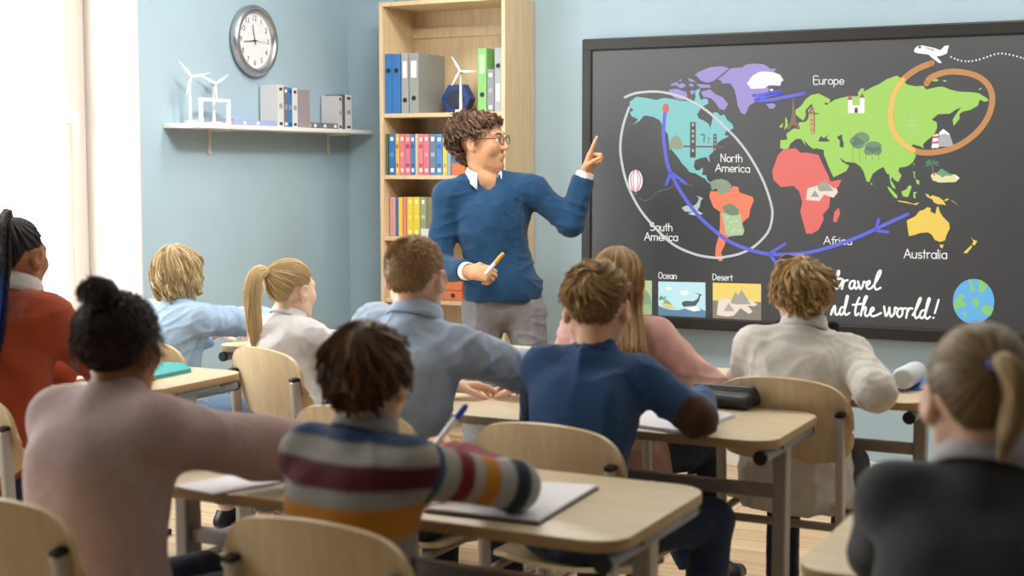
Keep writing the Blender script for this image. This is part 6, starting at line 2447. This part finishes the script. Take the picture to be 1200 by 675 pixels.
F = Field()
F.ell(g.pel, V3(0.16, 0.13, 0.11) * g.S + 0.012, g.Rt, 0.03)
F.cone(g.pel + V3(0, 0, -0.02), g.pel + g.Rt[:, 1] * 0.22 + V3(0, 0, -0.06), 0.13, 0.16, 0.05)
F.plane(g.pel + V3(0, 0, 0.05), (0, 0, 1)).plane(g.pel + V3(0, 0, -0.14), (0, 0, -1))
cloth(F, 0.007, 'skirt', mat('fabric plaid', '#2a2836', rough=0.9, bump=0.2, bscale=250, attr='pattern', spec=0.15), root, 4, 0.005, 40, attr=plaid)
for q in (-1, 1):
    shoe(root, g, q, M_shoeb, M_sole)
kw = dict(front=30, side=-12, back=-56)
tie = (-0.02, -0.098, 0.068)
c = cap(g, 0.003, **kw)
hair_object('hair', [(c[0], c[1], np.full(len(c[0]), 0.3)), pulled(g, tie, kw, 3400, 0.0014, 4, 1.045, jit=0.0025),
                     tail(g, (-0.02, -0.100, 0.070), [(-0.03, -0.148, 0.078), (-0.036, -0.168, 0.03), (-0.034, -0.170, -0.05), (-0.030, -0.160, -0.12), (-0.028, -0.150, -0.205)], 900, 0.034, 0.0015, 5, 0.006, tone=0.7)],
            ('#9c7a4a', '#f0d8a4'), root, 'h')
F = Field()
F.ell(g.hc + g.Rh @ (V3(-0.022, -0.112, 0.072) * g.hs), V3(0.016, 0.012, 0.020) * g.hs, g.Rh)
cloth(F, 0.003, 'hair_tie', mat('bright blue hair tie', '#2360b0', rough=0.6), root, 2, 0.0012, 200)

# ------------------------------------------------------------------ girl with long loose hair in a pink top (front row)
root, g = child('pink', 'person with long straight dark blonde hair in a pale pink top', at(724, 292, 1, 3.98), (-1.655, 3.95), yaw=0, hyaw=-18, hpitch=0, S=0.82, hs=0.94, shw=0.125,
                wr={1: V3(-1.48, 4.12, DZ + 0.03), -1: V3(-1.74, 4.18, DZ + 0.03)}, knees={1: V3(-1.50, 4.28, 0.50)}, ankles={1: V3(-1.42, 4.20, 0.15), -1: V3(-1.52, 4.32, 0.075)})
g.body(root, skin_mat('#e6bca0'), BH)
eyes(root, g)
M_pink = fabric('pale pink cotton', '#cfa299', bump=0.12, bscale=300)


def sk2(F, g=g):
    F.cone(g.pel, g.pel + V3(0.03, -0.01, -0.10), 0.145, 0.15, 0.05)


top_cloth(root, g, M_pink, 0.018, 0.007, 12, 0.0045, 50, name='top', loose=0.012, hem=-0.13, skirt=sk2, wrist=0.5, smooth=2)
bottoms(root, g, fabric('blue denim', '#2b3a58', vary=0.12), seed=6)
for q in (-1, 1):
    shoe(root, g, q, M_shoeb, M_sole)
kw = dict(front=30, side=-14, back=-56)
c = cap(g, 0.008, **kw)
R0 = roots_on(3000, 5, **kw)


def longflow(i, q, p):
    part = V3(0, 0.3, 0.95)
    v, nrm = tang(q, q - part * (q @ part)[:, None] * 0 - part)
    v = nunit(v)
    return nunit(v * (0.9 if i < 5 else 0.1) + V3(0, -0.10, -1) * (0.35 if i < 3 else 1.0))


P = grow(R0, 0.026, 17, longflow, 1.10)
P = jitter(P, 0.010, 3, 1.2)
t_ = np.linspace(0, 1, P.shape[1])
P[:, :, 0] *= (1 - 0.10 * t_)[None]
dz_ = np.clip(-0.06 - P[:, :, 2], 0, 1)
P[:, :, 1] = np.where(dz_ > 0, np.minimum(P[:, :, 1], -0.06 - 1.15 * np.minimum(dz_, 0.12) + 0.22 * P[:, :, 1]), P[:, :, 1])
P[:, :, 0] = P[:, :, 0] * (1 + 1.6 * np.clip(dz_, 0, 0.25)) + 0.12 * np.clip(dz_, 0, 0.25)
hair_object('hair', [(c[0], c[1], np.full(len(c[0]), 0.35)), strands(g, P, 0.0019, seed=2)], ('#6b4d2e', '#c39c68'), root, 'i')

# ------------------------------------------------------------------ boy in the white shirt (front row, right)
root, g = child('white', 'person with thick wavy fair hair in a white shirt with dark bow tie', at(941, 306, 1, 3.98), (-1.095, 3.94), yaw=-6, hyaw=-12, hpitch=-2, S=0.83, hs=0.90, shw=0.132,
                el={1: at(1026, 459, 2, DZ + 0.055)}, wr={1: V3(-0.97, 4.22, DZ + 0.04), -1: V3(-1.16, 4.20, DZ + 0.035)}, sh={1: V3(0.0, 0.03, -0.02)})
g.body(root, skin_mat('#e6ba9e'), BH)
eyes(root, g)
M_wshirt = fabric('off white linen', '#e2dfd9', bump=0.12, bscale=300)


def sk3(F, g=g):
    F.cone(g.pel + V3(0, -0.01, 0), g.pel + V3(0, 0.0, -0.06), 0.15, 0.16, 0.05)


top_cloth(root, g, M_wshirt, 0.020, 0.007, 13, 0.0055, 56, name='shirt', loose=0.003, hem=-0.10, skirt=sk3, smooth=2)
collar(root, g, M_wshirt, 0.064, 0.056, 0.008, 26, drop=-0.012)
bottoms(root, g, M_navytr, seed=6)
for q in (-1, 1):
    shoe(root, g, q, M_shoeb, M_sole)
bc = g.nk + g.Rt[:, 1] * 0.072 + g.up * 0.018
F = Field()
for q in (-1, 1):
    F.cone(bc, bc + g.Rt[:, 0] * q * 0.075, 0.008, 0.022, 0.006, flat=(g.Rt[:, 1], 1.8))
F.ell(bc, V3(0.012, 0.012, 0.013), None, 0.006)
cloth(F, 0.004, 'bow_tie', fabric('dark bow tie', '#2c2e38'), root, 2, 0.0012, 90)
kw = dict(front=34, side=-14, back=-54)
c = cap(g, 0.004, **kw)
R0 = roots_on(620, 51, **kw)
el_ = np.clip(R0[:, 2], -0.4, 1)
P = grow(R0, (0.0048 + 0.0040 * el_)[:, None], 11, crown_flow((0.1, -0.3, 0.92), 0.12, 0.24, 0.35), 1.06)
P = jitter(P, 0.008, 4, 1.2)
hair_object('hair', [(c[0], c[1], np.full(len(c[0]), 0.1)), locks(g, P, 10, 0.0065, 0.0013, 6, amp=0.009, turns=0.9)], ('#8f6b3c', '#f0cf96'), root, 'j')

# ------------------------------------------------------------------ the teacher
TD = 6.33
tp = lambda x, y, dd=0.0: atd(x, y, TD + dd)
root = empty('person', tuple(V3(*tp(590, 345)) * V3(1, 1, 0)), 0, 'person with curly dark hair and glasses in a blue jumper pointing at the screen', 'person')
S = 1.0
front = unit(-CF * V3(1, 1, 0) + CR * 0.30)              # he faces the class, a little towards the screen
rgt = unit(np.cross(front, V3(0, 0, 1)))
Rt = np.stack([rgt, front, V3(0, 0, 1)], 1)
look = unit(CR * 0.98 - CF * V3(1, 1, 0) * 0.36 + V3(0, 0, 0.03))
hr = unit(np.cross(look, V3(0, 0, 1)))
Rh = np.stack([hr, look, np.cross(hr, look)], 1) @ rot((0, 1, 0), 3)
g = Figure(S, tp(590, 348), tp(578, 262), tp(567, 206), tp(563, 166), Rt, Rh, 1.13, 0.185)
g.sh[-1] = tp(625, 222, -0.02)                            # his left arm, on the picture's right
g.sh[1] = tp(524, 229, -0.03)
g.el[-1], g.wr[-1] = tp(668, 262, -0.05), tp(686, 203, -0.05)
g.el[1], g.wr[1] = tp(514, 313, -0.03), tp(549, 318, -0.24)
for q, (kx, ky, ax_, ay) in {1: (562, 448, 560, 552), -1: (624, 448, 634, 552)}.items():
    g.hip[q] = tp(590 - q * 24, 364)
    kz, az_ = 0.50, 0.085
    k_ = tp(kx, ky)
    g.kn[q] = V3(k_[0], k_[1], kz)
    g.kn[q] = atd(kx, 337.5 + FPX * 0, TD) * V3(1, 1, 0) + V3(0, 0, kz) + front * 0.02
    g.an[q] = atd(ax_, 337.5, TD) * V3(1, 1, 0) + V3(0, 0, az_)
    g.toe[q] = unit(front + rgt * q * 0.3)
pdir = unit(tp(703, 163, -0.08) - g.wr[-1])
g.hand[-1] = (pdir * 1.0, unit(CR * 0.8 - CF * 0.55), (0.0, 0.95, 1.0, 1.0), 0.0, 0.75)
g.hand[1] = (unit(tp(578, 322, -0.24) - g.wr[1]), unit(V3(0, 0, -0.35) + CF * 0.75 + CR * 0.25), (0.62, 0.66, 0.72, 0.75), 0.0, 0.7)
g.body(root, skin_mat('#cf9c78'), 0.0046)
eyes(root, g)
M_teach = fabric('teal blue knit', '#173d5e', bump=0.25, bscale=220)
F = Field()
g.torso(F, 0.016, 0.06)
for q in (-1, 1):
    g.arm(F, q, 0.015, 0.035, 0.90, loose=0.006)
F.ell(g.pel + V3(0, 0, 0.03), V3(0.166, 0.128, 0.15), Rt, 0.05)
F.plane(g.pel + V3(0, 0, -0.012), (0, 0, -1))
upn = g.up
F.cone(g.nk - upn * 0.01, g.nk + upn * 0.16, 0.060, 0.085, 0.012, 'sub')
F.cone(g.nk + front * 0.055 - upn * 0.035, g.nk + front * 0.06 + upn * 0.06, 0.030, 0.05, 0.02, 'sub')
cloth(F, 0.0068, 'jumper', M_teach, root, 14, 0.0055, 46, smooth=2)
M_tshirt = fabric('white shirt', '#dedbd8', bump=0.08, bscale=300)
collar(root, g, M_tshirt, 0.068, 0.045, 0.016, 84, tilt=-6, drop=0.016, point=0.055)
for q in (-1, 1):
    d = unit(g.wr[q] - g.el[q])
    F = Field()
    a = g.wr[q] - d * 0.045
    b = g.wr[q] + d * 0.004
    F.cone(a, b, 0.040, 0.039, cut=(b, d))
    F.cone(b - d * 0.001, b + d * 0.03, 0.031, 0.031, 0.003, 'sub')
    cloth(F, 0.004, 'shirt_cuff', M_tshirt, root, 4, 0.001, 40)
M_grey = fabric('grey flannel', '#77767a', bump=0.15, bscale=260, vary=0.08)
F = Field()
sp = unit(g.che - g.pel)
Rl = np.stack([Rt[:, 0], unit(np.cross(sp, Rt[:, 0])), sp], 1)
F.ell(g.pel - V3(0, 0, 0.03), V3(0.150, 0.112, 0.115), Rl, 0.03)
g.legs(F, 0.016, 0.03, 0.96, 0.018)
F.plane(g.pel + V3(0, 0, 0.02), (0, 0, 1))
tr = cloth(F, 0.007, 'trousers', M_grey, root, 15, 0.006, 46, smooth=2)
for q in (-1, 1):
    shoe(root, g, q, mat('brown shoe leather', '#4a3326', rough=0.35), M_sole, 1.0)
# curly hair
kw = dict(front=50, side=6, back=-58)
c = cap(g, 0.006, rough=0.003, seed=7, **kw)
R0 = roots_on(820, 8, **kw)
R0 = R0[~((np.abs(R0[:, 0]) > 0.72) & (R0[:, 2] < 0.22) & (R0[:, 1] > -0.5))]
ln = (0.0064 + 0.0022 * np.clip(R0[:, 2] + 0.2, 0, 1)) * np.where(R0[:, 1] > 0.35, 0.62, 1.0) * np.where((np.abs(R0[:, 0]) > 0.55) & (R0[:, 2] < 0.6) & (R0[:, 1] > -0.4), 0.5, 1.0)
P = grow(R0, ln[:, None], 12, crown_flow((0, 0.25, 0.95), 0.25, 0.42, 0.3), 1.05)
hair_object('hair', [(c[0], c[1], np.full(len(c[0]), 0.1)), locks(g, P, 9, 0.0052, 0.0013, 2, amp=0.011, turns=2.1, ramp=0.5)], ('#2a1c17', '#8a6a55'), root, 'k')
# beard and brows: short strokes on the jaw
bt_ = []
r_ = np.random.default_rng(3)
for k in range(900):
    x = r_.uniform(-0.052, 0.052)
    z = r_.uniform(-0.112, -0.045)
    if z > -0.078 and abs(x) < 0.024 and not (-0.054 < z < -0.045):
        continue
    y = 0.088 - (abs(x) / 0.055) ** 2 * 0.062 + (z + 0.06) * 0.14 * 0
    bt_.append((x, y, z))
# beard strokes are laid on the skin surface below
bm_ = [o for o in root.children if o.name.startswith('body')][0]
from mathutils.bvhtree import BVHTree
me_ = bm_.data
vv = np.empty(len(me_.vertices) * 3, dtype=np.float32)
me_.vertices.foreach_get('co', vv)
vv = vv.reshape(-1, 3)
tree = BVHTree.FromPolygons([tuple(v) for v in vv], [tuple(p.vertices) for p in me_.polygons])
PB = []
for x, y, z in bt_:
    a = g.hc + g.Rh @ (V3(x * 2.2, 0.16, z * 1.02) * g.hs)
    tgt = g.hc + g.Rh @ (V3(x * 0.8, 0.0, z * 0.9) * g.hs)
    hit = tree.ray_cast(Vector(a), Vector(unit(tgt - a)))
    if hit[0] is None:
        continue
    p = np.array(hit[0])
    n_ = np.array(hit[1])
    d = unit(V3(0, 0, -1) - n_ * (-n_[2]) + r_.normal(size=3) * 0.25)
    PB.append(np.stack([p - n_ * 0.001, p + d * 0.002 + n_ * 0.0006, p + d * 0.004 + n_ * 0.0008]))
PB = np.stack(PB)
v_, f_ = tubes(PB, np.full(len(PB), 0.00045), 3)
hair_object('beard', [(v_, f_, np.full(len(v_), 0.3))], ('#2a1d17', '#6a5040'), root, 'k')
mb = MB()
for q in (-1, 1):
    pts = []
    for t in np.linspace(0, 1, 6):
        x = q * (0.014 + 0.032 * t)
        a = g.hc + g.Rh @ (V3(x, 0.16, 0.024 + 0.006 * math.sin(t * 3)) * g.hs)
        hit = tree.ray_cast(Vector(a), Vector(-g.Rh[:, 1]))
        pts.append(tuple(np.array(hit[0]) + g.Rh[:, 1] * 0.001) if hit[0] is not None else tuple(a))
    mb.tube(pts, [0.002, 0.0036, 0.0036, 0.003, 0.0024, 0.0012], 8)
mb.build('eyebrows', mat('dark brow', '#2a1d17', rough=0.7), root, keep_world=True)
# glasses
gl = MB()
hp = lambda x, y, z: tuple(g.hc + g.Rh @ (V3(x, y, z) * g.hs))
for q in (-1, 1):
    pts = [hp(q * 0.033 + 0.0235 * math.cos(a) * (1 - 0.08 * math.cos(2 * a)), 0.103, 0.003 + 0.0175 * math.sin(a)) for a in np.linspace(0, 2 * PI, 25)]
    gl.tube(pts, 0.0017, 6)
    gl.tube([hp(q * 0.057, 0.103, 0.010), hp(q * 0.070, 0.095, 0.011), hp(q * 0.077, 0.04, 0.013), hp(q * 0.081, -0.005, 0.016), hp(q * 0.080, -0.02, 0.004)], 0.0017, 6)
gl.tube([hp(-0.010, 0.103, 0.006), hp(0, 0.106, 0.010), hp(0.010, 0.103, 0.006)], 0.0017, 6)
glo = gl.build('glasses', mat('dark metal spectacle frame', '#2b2928', rough=0.3, metal=0.6), root, keep_world=True)
for q in (-1, 1):
    v_ = [hp(q * 0.033 + 0.0228 * math.cos(a) * (1 - 0.08 * math.cos(2 * a)), 0.103, 0.003 + 0.017 * math.sin(a)) for a in np.linspace(0, 2 * PI, 24, endpoint=False)]
    me = bpy.data.meshes.new('lens')
    me.from_pydata(v_, [], [tuple(range(24))])
    me.materials.append(M_glass)
    link_mesh('lens', me, glo)
TEACH = g
# marker pen held in his right hand
a, b = tp(571, 319, -0.28), tp(588, 299, -0.30)
d = unit(b - a)
pen = empty('marker_pen', tuple(a - d * 0.01), 0, 'white marker pen with orange cap held by the teacher', 'pen')
MB().cyl((0, 0, 0), tuple(d * 0.065), 0.0085, n=18, bev=0.001).build('barrel', mat('white pen plastic', '#e6e8ee', rough=0.35), pen, smooth=40)
mb = MB()
mb.tube([tuple(d * t) for t in (0.062, 0.063, 0.10, 0.116, 0.119)], [0.0085, 0.0094, 0.0092, 0.008, 0.005], 16)
mb.build('cap', mat('orange pen cap', '#dc9a3c', rough=0.35), pen, smooth=40)
# depth of field like the photograph: sharp at the teacher, soft in front
cam_data.dof.use_dof = True
cam_data.dof.focus_distance = 5.9
cam_data.dof.aperture_fstop = 3.3
